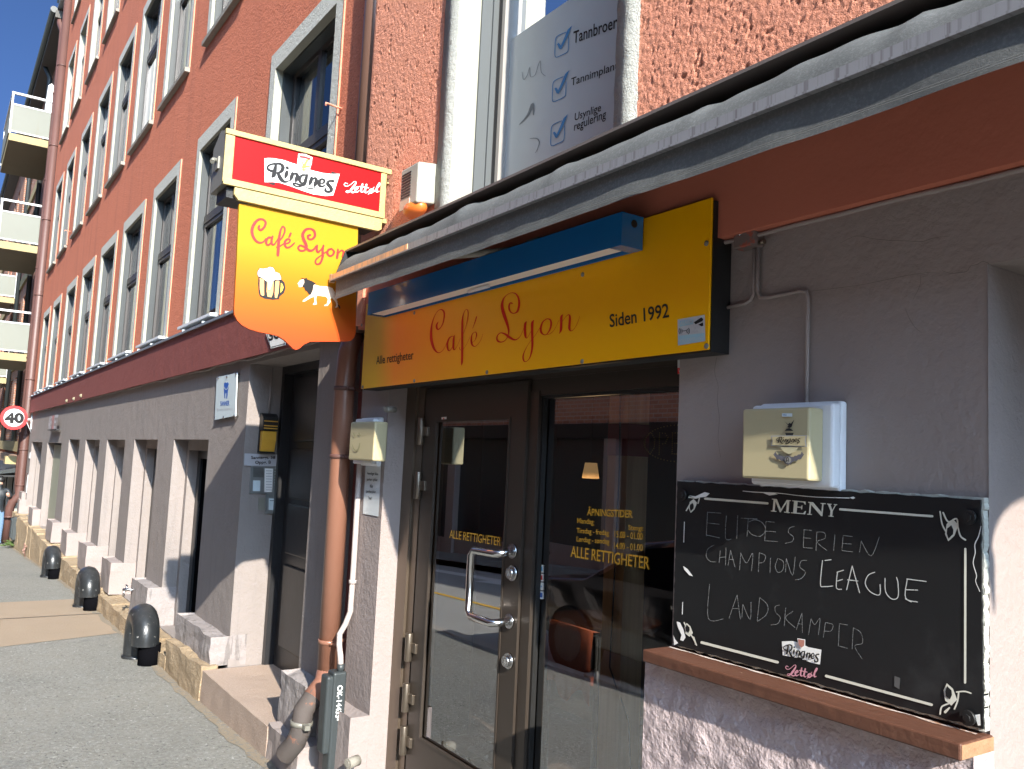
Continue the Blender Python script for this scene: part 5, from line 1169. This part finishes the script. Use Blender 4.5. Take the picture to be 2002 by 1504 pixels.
# 40 sign
s4 = thing('speed_limit_sign', 'round red and white 40 speed limit sign on a wall bracket', 'road sign', (-12.2, .80, .13))
c4 = PX(27.5, 817, -12.2); R4 = .1815
def ringdisc(cx, r0, r1, x): 
    b = MB(); n = 40; vs = []
    for i in range(n): vs += [(x, cx.y+math.cos(2*math.pi*i/n)*r0, cx.z+math.sin(2*math.pi*i/n)*r0), (x, cx.y+math.cos(2*math.pi*i/n)*r1, cx.z+math.sin(2*math.pi*i/n)*r1)]
    b.add(vs, [(2*i, 2*i+1, (2*i+3) % (2*n), (2*i+2) % (2*n)) for i in range(n)]); return b
def dsc(c, r, x, th): 
    b = MB(); n = 40; b.prism([(x, c.y+math.cos(2*math.pi*i/n)*r, c.z+math.sin(2*math.pi*i/n)*r) for i in range(n)], (-th,0,0)); return b
build('plate', dsc(c4, .148, -12.203, .008), M['greymetal'], s4)
build('red_ring', ringdisc(c4, .110, .148, -12.2025), M['redring'], s4)
build('white_field', dsc(c4, .111, -12.2022, .0005), M['white'], s4)
f4 = plane_x(-12.2)
txtp('40', (9,828),(47,828),(9,807), f4, M['ink'], s4, bold=.05, xface=True)
b = MB(); b.box(-12.23,-12.215,.90,1.0,.272,.292); b.box(-12.24,-12.2,.985,1.0,.16,.36); b.tube([(-12.22,.93,.27),(-12.22,1.0,.12)], .004, 6); build('bracket', b, M['white'], s4)
# brick apartment building
bk = thing('brick_building', 'brown brick apartment building with cream concrete bands and stacked balconies at the far end', 'building', (-25, 1.05, -2))
YB = 1.05
bh = []
cols = [(-14.6,-13.75),(-16.6,-16.1),(-17.6,-17.15),(-19.4,-18.6),(-21.2,-20.7),(-22.2,-21.7),(-24.5,-23.5),(-27,-26),(-30,-29),(-34,-33)]
for z in (-.05,1.32,2.78,4.24):
    for a, b_ in cols: bh.append((a, b_, z+.42 if b_-a < .6 else z+.12, z+1.12))
b = MB(); gridwall(b, -45, -12.45, -.35, 5.95, YB, bh, YB+.08); build('brick_wall', b, M['brick'], bk)
b = MB(); b.box(-45,-12.5,YB+.09,YB+.3,-.35,5.95); build('inner_wall', b, M['dark'], bk)
for (a, b_, z0_, z1_) in bh:
    if a < -25: continue
    f = MB(); yq = YB+.05
    for q in ((a,a+.05,z0_,z1_),(b_-.05,b_,z0_,z1_),(a+.05,b_-.05,z0_,z0_+.05),(a+.05,b_-.05,z1_-.05,z1_)): f.box(q[0],q[1],yq,yq+.03,q[2],q[3])
    wn = build('window', f, M['frame'], bk)
    f = MB(); f.quad((a+.05,yq+.02,z0_+.05),(b_-.05,yq+.02,z0_+.05),(b_-.05,yq+.02,z1_-.05),(a+.05,yq+.02,z1_-.05)); build('pane', f, M['glass'], wn)
for z in (-.05,1.32,2.78,4.24):
    b = MB(); b.box(-45,-12.5,YB-.03,YB-.002,z-.10,z+.05); build('concrete_band', b, M['slab'], bk)
b = MB(); b.prism([(-45,.86,5.86),(-45,1.3,5.86),(-45,1.3,6.0),(-45,.86,5.96)], (32.0,0,0)); build('eaves', b, mat('dark_soffit', (.10,.095,.085), .8), bk)
b = MB(); b.tube([(-45,.84,5.97),(-13.02,.84,5.97)], .045, 10); build('gutter', b, M['gutter'], bk)
b = MB(); b.box(-13.3,-12.45,.88,1.2,5.99,6.06); b.prism([(-13.0,.86,6.06),(-13.0,.95,6.30),(-13.0,1.2,6.30),(-13.0,1.2,6.06)], (.5,0,0)); build('roof_flashing', b, M['flash'], bk)
def balcony(x0, x1, zs, y0=.455):
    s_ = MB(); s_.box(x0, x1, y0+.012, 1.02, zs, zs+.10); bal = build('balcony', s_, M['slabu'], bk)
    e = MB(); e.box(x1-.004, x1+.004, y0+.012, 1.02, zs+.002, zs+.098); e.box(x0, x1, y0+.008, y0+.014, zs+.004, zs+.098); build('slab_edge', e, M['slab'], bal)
    p_ = MB(); p_.box(x1-.03, x1-.012, y0+.02, 1.0, zs+.14, zs+.50); build('side_panel', p_, M['balc'], bal)
    p_ = MB(); p_.box(x0, x1-.03, y0+.0, y0+.018, zs+.14, zs+.50); build('front_panel', p_, M['balc'], bal)
    r_ = MB()
    for y in (y0, .985): r_.box(x1-.035, x1-.005, y-.0, y+.022, zs+.10, zs+.66)
    r_.box(x1-.04, x1, y0-.005, 1.01, zs+.645, zs+.672); r_.box(x1-.034, x1-.006, y0, 1.0, zs+.495, zs+.515); r_.box(x1-.034, x1-.006, y0, 1.0, zs+.125, zs+.142)
    r_.box(x0, x1-.04, y0-.005, y0+.02, zs+.645, zs+.672); r_.box(x0, x0+.03, y0, y0+.02, zs+.1, zs+.65)
    build('railing', r_, M['white'], bal)
    d_ = MB(); d_.tube([(x1-.25,.97,zs-.06),(x1-.25,.97,zs+.02)], .025, 10); build('drain_spout', d_, M['greymetal'], bal)
for zs in (3.97, 2.50, 1.03): balcony(-14.7, -13.0, zs+.03)
for zs in (2.50, 1.03): balcony(-19.6, -17.9, zs, .45)
bp_ = MB(); bp_.tube([(-14.9,.90,5.9),(-14.9,1.0,5.7),(-14.9,1.0,0)], .035, 10); bp_.tube([(-17.4,.9,5.9),(-17.4,1.0,5.7),(-17.4,1.0,0)], .035, 10); build('rainwater_pipe', bp_, M['gutter'], bk)
pa = thing('parasol', 'folded white parasol standing on the top balcony', 'parasol', (-13.3, .90, 4.1))
b = MB(); b.tube([(-13.3,.92,4.12),(-13.3,.92,4.40),(-13.3,.92,4.62),(-13.3,.92,4.98),(-13.3,.92,5.02)], [.02,.05,.055,.04,.005], 10); build('cloth', b, M['printwhite'], pa)
b = MB(); b.tube([(-13.3,.92,4.0),(-13.3,.92,4.13)], .01, 8); build('pole', b, M['steel'], pa)
# shop at street level
b = MB(); b.box(-45,-12.45,YB+.02,YB+.04,-2.6,-.35); build('shop_back', b, M['dark'], bk)
for x in (-12.9,-13.9,-15.1,-16.4,-18): 
    b = MB(); b.box(x-.06,x+.06,.99,1.05,-2.4,-.36); build('shop_pillar', b, mat('pale_shop_frame', (.45,.44,.41), .6) if x != -12.9 else M['greymetal'], bk)
b = MB(); b.quad((-13.84,1.03,-1.5),(-12.96,1.03,-1.5),(-12.96,1.03,-.45),(-13.84,1.03,-.45)); build('shop_pane', b, mat('shop_reflection_glass', (.25,.28,.27), .08), bk)
b = MB(); b.box(-45,-12.6,.985,1.05,-.36,-.20); build('shop_lintel', b, mat('tan_lintel', (.42,.27,.18), .8), bk)
sa_ = thing('shop_awning', 'flat black metal canopy with a cream box over the far shop front', 'canopy', (-14.5, .9, -.45))
b = MB(); b.prism([(-17,.70,-.44),(-17,.70,-.41),(-17,.985,-.33),(-17,.985,-.40)], (4.0,0,0)); build('sheet', b, M['gutter'], sa_)
for k in range(10): 
    b = MB(); b.box(-13.05-k*.3,-13.0-k*.3,.69,.985,-.47,-.445); build('rib', b, M['black'], sa_)
b = MB(); b.box(-13.25,-12.98,.80,.985,-.30,-.20); build('cream_box', b, M['slab'], sa_)

# solid figure standing in for a pedestrian's reflection in the far shop window
def skinfig():
    t = thing('reflected_person', 'solid figure for a reflected pedestrian in a dark puffer jacket and blue jeans by the far shop', 'reflected_person', (-12.55, .745, zg(-12.55)))
    x, y, z0_ = -12.55, .745, zg(-12.55)
    H = .86
    J = {'pel':(0,0,.50),'che':(0,.0,.70),'nec':(0,0,.83),'hed':(.005,0,.90),'top':(0,0,.965),
         'hl':(0,.05,.49),'kl':(.02,.06,.27),'al':(0,.06,.045),'fl':(.07,.065,.015),'hr':(0,-.05,.49),'kr':(.03,-.06,.27),'ar':(-.01,-.07,.045),'fr':(.06,-.075,.015),
         'sl':(0,.105,.795),'el':(.03,.15,.66),'wl':(.13,.09,.74),'sr':(0,-.105,.795),'er':(.03,-.15,.66),'wr':(.13,-.07,.76)}
    Rd = {'pel':.075,'che':.085,'nec':.03,'hed':.05,'top':.04,'hl':.055,'kl':.038,'al':.026,'fl':.022,'hr':.055,'kr':.038,'ar':.026,'fr':.022,'sl':.045,'el':.035,'wl':.026,'sr':.045,'er':.035,'wr':.026}
    E_ = [('pel','che'),('che','nec'),('nec','hed'),('hed','top'),('pel','hl'),('hl','kl'),('kl','al'),('al','fl'),('pel','hr'),('hr','kr'),('kr','ar'),('ar','fr'),('che','sl'),('sl','el'),('el','wl'),('che','sr'),('sr','er'),('er','wr')]
    ks = list(J)
    me = bpy.data.meshes.new('body'); me.from_pydata([Vector((J[k][0]*H*S, J[k][1]*H*S, J[k][2]*H*S)) for k in ks], [(ks.index(a), ks.index(b)) for a, b in E_], [])
    o = bpy.data.objects.new('body', me); C.objects.link(o)
    o.modifiers.new('skin', 'SKIN'); 
    for i, k in enumerate(ks): me.skin_vertices[0].data[i].radius = (Rd[k]*H*S,)*2
    me.skin_vertices[0].data[0].use_root = True
    o.modifiers.new('sub', 'SUBSURF').levels = 1; o.modifiers['sub'].render_levels = 2
    o.parent = t
    for m_ in ('jeans','jacket','skin'): me.materials.append(M[m_])
    dg = bpy.context.evaluated_depsgraph_get(); dg.update()
    me2 = bpy.data.meshes.new_from_object(o.evaluated_get(dg)); o.modifiers.clear(); o.data = me2
    for p in me2.polygons:
        zz = p.center.z/(H*S); r = math.hypot(p.center.x, p.center.y)/(H*S)
        p.material_index = 0 if zz < .48 else (2 if zz > .855 or (p.center.x > .105*H*S and zz > .68) else 1); p.use_smooth = True
    b = MB(); b.sphere((x-.008, y, z0_+.925*H), .052, 12, 8, 1, 1, 1.05); build('hair', b, M['black'], t)
    b = MB(); b.box(x+.135*H,x+.142*H,y-.05,y+.055,z0_+.76*H,z0_+.80*H); return t
skinfig()
# weeds
wd = random.Random(2)
for (u, v, n, lab) in ((18,1086,26,'low weed with bright leaves at the foot of the far downpipe'),):
    p_ = P(u, v, .86); zz = zg(p_.x)
    b = MB()
    for i in range(n*3):
        a = wd.uniform(0, 6.28); r = wd.uniform(.0, .22); h = wd.uniform(.01, .07); c_ = Vector((p_.x+math.cos(a)*r, p_.y+math.sin(a)*r*.35, zz+h)); s_ = wd.uniform(.015, .035); t_ = wd.uniform(0, 6.28)
        b.quad(c_, c_+Vector((math.cos(t_)*s_, math.sin(t_)*s_, s_*.5)), c_+Vector((math.cos(t_)*s_*1.8, math.sin(t_)*s_*1.8, s_*.3)), c_+Vector((math.cos(t_+.5)*s_, math.sin(t_+.5)*s_, -.0)))
    w_ = thing('weed', lab, 'weed', (p_.x, p_.y, zz)); build('leaves', b, M['leaf'], w_)
p_ = P(172,1075,.86); b = MB()
q_ = P(50,1085,.89)
for i in range(9):
    a = wd.uniform(0, 6.28); b.sphere((q_.x+wd.uniform(-.10,.10), .875+wd.uniform(-.012,.012), zg(q_.x)+wd.uniform(.03,.16)), .009, 6, 4)
for i in range(6): b.tube([(q_.x+wd.uniform(-.1,.1),.88,zg(q_.x)), (q_.x+wd.uniform(-.1,.1),.87,zg(q_.x)+.14)], .0015, 4)
w_ = thing('dry_flower', 'small pink dry flower stalks beside the far cable guard', 'flower', (q_.x, .88, zg(q_.x))); build('stalks', b, mat('dry_pink', (.28,.16,.13), .8), w_)

# ================================================================ SHOP GLASS PRINT AND INTERIOR
fg = plane_y(YD+.0192)
oh = thing('opening_hours', 'gold vinyl opening hours lettering on the right shop pane', 'window lettering', (-1.25, YD+.018, -.35))
def gt(s, bl, br, tl, par=oh, m='gold', bold=.0, **k): return txtp(s, bl, br, tl, fg, M[m], par, bold=bold, **k)
gt('ÅPNINGSTIDER', (1148,1008),(1237,1013),(1149,990), bold=.012)
for s_, xa, xb, y_ in (('Mandag',1129,1161,1026),('Stengt',1229,1258,1039),('Tirsdag - fredag',1128,1191,1045),('15.00 - 01.00',1202,1257,1051),('Lørdag - søndag',1128,1192,1062),('14.00 - 01.00',1201,1257,1073)):
    dy = (xb-xa)*.085; gt(s_, (xa,y_),(xb,y_+dy),(xa,y_-13), bold=.01)
gt('ALLE RETTIGHETER', (1116,1089),(1270,1114),(1117,1067), bold=.008)
ar = thing('door_lettering', 'gold vinyl ALLE RETTIGHETER lettering on the glass door', 'window lettering', (-1.74, YD-.001, -.2))
txtp('ALLE RETTIGHETER', (879,1052),(979,1068),(880,1036), plane_y(YD-.0012), M['gold'], ar)
cs = thing('card_stickers', 'column of four small payment card stickers on the edge of the shop pane', 'sticker', (-1.47, YD, -.3))
fgg = plane_y(YD+.0185)
for k, (c_, bandc) in enumerate((((.12,.45,.7),'printwhite'),((.55,.05,.04),'printwhite'),((.75,.75,.72),'tickblue'),((.06,.15,.45),'printwhite'))):
    yk = 1104+k*17.2
    b = MB(); poly(b, [(1049.5,yk),(1062.5,yk+1),(1062.5,yk+16),(1049.5,yk+15)], fgg, 0); c0 = build('card', b, M['printwhite'], cs)
    b = MB(); poly(b, [(1051,yk+3),(1061,yk+4),(1061,yk+13),(1051,yk+12)], fgg, .0006); build('card_print', b, mat('card_print', c_, .4), cs)
    if k == 2: txtp('VISA', (1051.5,yk+10),(1060.5,yk+10.5),(1051.5,yk+6), fgg, M['tickblue'], cs, bold=.03)
stk = thing('door_sticker', 'tiny white and green sticker at the top corner of the glass door', 'sticker', (-1.9, YD-.002, .1))
b = MB(); fz2 = plane_y(YD-.0095); poly(b, [(863,816),(873,815),(873,821),(863,822)], fz2, 0); build('paper', b, M['printwhite'], stk)
txtp('I', (867,820),(869,820),(867,817), fz2, M['redring'], stk)
op = thing('open_sign', 'dotted oval OPEN light sign hanging unlit inside the shop pane', 'window sign', (-1.1, 1.12, .0))
fo = plane_y(1.115, 1000, 740, .508)
dots = MB(); 
def dot(a, b_): disc(dots, (a, b_), 2.4, fo, 0, 6)
for i in range(60):
    t_ = 2*math.pi*i/60; dot(640+130*math.cos(t_), 250+70*math.sin(t_))
def dl_(pts):
    for (a, b_), (c, d) in zip(pts, pts[1:]):
        n = max(1, int(math.hypot(c-a, d-b_)/8))
        for i in range(n): dot(a+(c-a)*i/n, b_+(d-b_)*i/n)
dl_([(530,212),(514,235),(516,265),(532,290),(548,270),(552,235),(540,212),(530,212)]); dl_([(568,292),(570,210),(592,212),(602,228),(592,250),(572,254)]); dl_([(618,290),(620,210),(650,210)]); dl_([(620,250),(645,250)]); dl_([(618,290),(650,292)]); dl_([(665,292),(667,210),(700,290),(702,210)])
build('led_dots', dots, mat('unlit_led', (.55,.42,.12), .4), op)
# post, pendant lamp, chair
pt = thing('timber_post', 'square pine post inside the cafe behind the right pane', 'post', (-1.34, 1.30, -.87))
b = MB(); xx = P(1205,1000,1.24); b.box(xx.x-.035, xx.x+.03, 1.24, 1.30, -.87, .44); build('shaft', b, M['pine'], pt)
b = MB(); b.box(xx.x-.036, xx.x+.031, 1.239, 1.301, .03, .10); build('red_wrap', b, mat('dark_red_cloth', (.25,.03,.03), .8), pt)
b = MB(); b.tube([(xx.x+.0,1.236,.3),(xx.x+.01,1.236,0),(xx.x+.004,1.236,-.3),(xx.x-.0,1.236,-.42),(xx.x+.05,1.25,-.52),(xx.x+.07,1.25,-.7)], .002, 6); build('cable', b, M['black'], pt)
pl = P(1155,921,1.62)
pd = thing('pendant_lamp', 'small pendant lamp with a glowing cream shade inside the cafe', 'pendant lamp', (pl.x, 1.62, pl.z))
b = MB(); b.tube([(pl.x,1.62,pl.z-.022),(pl.x,1.62,pl.z+.024)], [.026,.018], 16); build('shade', b, mat('lit_lamp_shade', (.5,.35,.18), .6, emit=((1,.6,.25), .12)), pd)
b = MB(); b.tube([(pl.x,1.62,pl.z+.024),(pl.x,1.62,.44)], .0012, 5); build('flex', b, M['black'], pd)
pll = bpy.data.lights.new('pendant_bulb', 'POINT'); pll.energy = 3.5; pll.color = (1,.62,.3); pll.shadow_soft_size = .05
plo = bpy.data.objects.new('pendant_bulb', pll); C.objects.link(plo); plo.parent = pd; plo.location = (0, 0, -.09)
cc = P(1120,1260,1.42)
ch_ = thing('cafe_chair', 'dark cafe chair with an orange blanket over its back inside the window', 'chair', (cc.x, 1.42, -.87))
b = MB(); 
for dx in (-.10,.10):
    for dy in (0,.2): b.tube([(cc.x+dx,1.42+dy,-.87),(cc.x+dx,1.42+dy,-.63 if dy else -.42)], .008, 8)
b.box(cc.x-.11,cc.x+.11,1.42,1.63,-.65,-.63); b.box(cc.x-.11,cc.x+.11,1.415,1.43,-.50,-.42); build('frame', b, M['black'], ch_)
b = MB(); n = 20; vs = []
for i in range(n+1):
    x = lerp(cc.x-.10, cc.x+.09, i/n); w_ = .004*math.sin(i*1.1)
    vs += [(x, 1.408-w_, -.58+.02*math.sin(i*.5)), (x, 1.406-w_*.5, -.48), (x, 1.412, -.410), (x, 1.435, -.412), (x, 1.44+w_, -.55)]
b.add(vs, [(5*i+k, 5*i+k+5, 5*i+k+6, 5*i+k+1) for i in range(n) for k in range(4)], True)
solo('blanket', b, M['blanket'], 'orange blanket folded over the back of the cafe chair', 'blanket', (cc.x, 1.42, -.58))
tb = thing('cafe_table', 'dark round cafe table inside behind the door', 'table', (-2.1, 1.9, -.87))
b = MB(); b.tube([(-2.2,1.9,-.51),(-2.2,1.9,-.495)], .18, 24); build('top', b, M['wood'], tb)
b = MB(); b.tube([(-2.2,1.9,-.87),(-2.2,1.9,-.51)], .02, 8); build('leg', b, M['black'], tb)

# ================================================================ OPPOSITE SIDE OF THE STREET (seen reflected in the glass)
ob = thing('opposite_building', 'brown brick house with a dark shop front across the street', 'building', (-8, -3.4, -.9))
YO = -3.35
oh_ = []
for z in (.62, 2.2):
    x = -24
    while x < 14: oh_.append((x, x+.62, z+.25, z+1.15)); x += 1.7
b = MB(); gridwall(b, -26, 16, .45, 3.5, YO, oh_, YO-.1); build('brick_wall', b, M['brickopp'], ob)
b = MB(); b.box(-26,16,YO-.3,YO-.12,-1.9,3.5); build('inner_wall', b, M['dark'], ob)
for a, b_, z0_, z1_ in oh_:
    f = MB()
    for q in ((a,a+.04,z0_,z1_),(b_-.04,b_,z0_,z1_),(a+.04,b_-.04,z0_,z0_+.04),(a+.04,b_-.04,z1_-.04,z1_),((a+b_)/2-.02,(a+b_)/2+.02,z0_+.04,z1_-.04)): f.box(q[0],q[1],YO-.09,YO-.06,q[2],q[3])
    wn = build('window', f, M['printwhite'], ob)
    f = MB(); f.quad((a+.04,YO-.08,z0_+.04),(b_-.04,YO-.08,z0_+.04),(b_-.04,YO-.08,z1_-.04),(a+.04,YO-.08,z1_-.04)); build('pane', f, M['glass'], wn)
b = MB(); b.box(-26,16,YO-.02,YO+.05,.30,.449); build('shop_fascia', b, M['black'], ob)
x = -26
while x < 16:
    b = MB(); b.box(x,x+.18,YO-.1,YO+.02,-1.9,.299); build('shop_pillar', b, M['pillar'], ob)
    b = MB(); b.box(x+.18,x+1.5,YO-.1,YO-.02,-1.9,zg(x)+.25); build('shop_riser', b, M['pillar'], ob)
    b = MB(); b.quad((x+.18,YO-.06,zg(x)+.25),(x+1.5,YO-.06,zg(x)+.25),(x+1.5,YO-.06,.299),(x+.18,YO-.06,.299)); build('shop_pane', b, M['oppglass'], ob)
    x += 1.5
def car(label, x0, y0, paint, heading=1):
    z = zg(x0)-.06
    t = thing('parked_car', label, 'car', (x0, y0, z), 'cars parked across the pavement')
    L_, W_ = 2.15, .88
    prof = [(-1.05,.16),(-1.06,.30),(-.98,.40),(-.60,.445),(-.28,.64),(.10,.70),(.55,.69),(.88,.56),(1.02,.44),(1.06,.30),(1.04,.15),(.86,.13)]
    sec = [(-.44,1),]
    b = MB(); n = len(prof); ys = [(-.44,.0,.0),(-.42,.03,0),(-.3,.055,0),(.3,.055,0),(.42,.03,0),(.44,0,0)]
    vs = []
    for (yy, g_, _) in ys:
        for (px_, pz_) in prof:
            ins = .10*max(0, pz_-.44)/.26 if abs(yy) > .41 else 0
            sgn = -1 if yy < 0 else 1
            vs.append((x0+heading*px_*(1 if abs(yy) < .43 else .99), y0+yy-sgn*ins, z+pz_+(0 if pz_ < .4 else g_*.2)))
    k_ = len(ys)
    b.add(vs, [(i*n+j, (i+1)*n+j, (i+1)*n+(j+1) % n, i*n+(j+1) % n) for i in range(k_-1) for j in range(n)]+[tuple(range(n)), tuple(range((k_-1)*n, k_*n))], True)
    build('body', b, paint, t, bevel=.01)
    for sgn in (-1, 1):
        b = MB(); b.add([(x0+heading*a, y0+sgn*(.442-.10*max(0,h-.44)/.26), z+h) for a, h in ((-.50,.47),(-.25,.62),(.08,.67),(.50,.665),(.74,.56),(.78,.47))], [tuple(range(6))]); build('side_glass', b, M['dark'], t)
    b = MB(); b.add([(x0+heading*a, y0+yy, z+h) for a, yy, h in ((-.63,-.36,.452),(-.63,.36,.452),(-.30,.31,.645),(-.30,-.31,.645))], [(0,1,2,3)]); build('windscreen', b, M['dark'], t)
    for wx in (-.68,.66):
        for wy in (-.41,.41):
            sg_ = 1 if wy > 0 else -1
            b = MB(); b.tube([(x0+wx,y0+wy-.05,z+.155),(x0+wx,y0+wy+.045,z+.155)], .155, 24); wh_ = build('wheel', b, M['rubber'], t)
            b = MB(); b.tube([(x0+wx,y0+wy+sg_*.046,z+.155),(x0+wx,y0+wy+sg_*.05,z+.155)], .10, 16); build('rim', b, M['greymetal'] if 'red' in label else M['guard'], wh_)
    for wy in (-.34,.34):
        b = MB(); b.sphere((x0-heading*1.0,y0+wy,z+.33), .055, 10, 6, .6, 1.3, .7); build('headlight', b, M['steel'], t)
        b = MB(); b.box(x0+heading*1.045,x0+heading*1.065,y0+wy-.06,y0+wy+.06,z+.34,z+.44); build('tail_light', b, M['redring'], t)
    b = MB(); b.box(x0-.02,x0+.14,y0+.42,y0+.447,z+.40,z+.415); build('door_handle', b, M['steel'], t)
    return t
car('black hatchback parked at the kerb opposite the cafe window', -2.55, -.84, M['carblack'])
car('dark red car farther down on the other side of the road', -11.2, -1.9, M['carred'], -1)
car('black estate car farther up the street', 3.2, -2.1, M['carblack'])
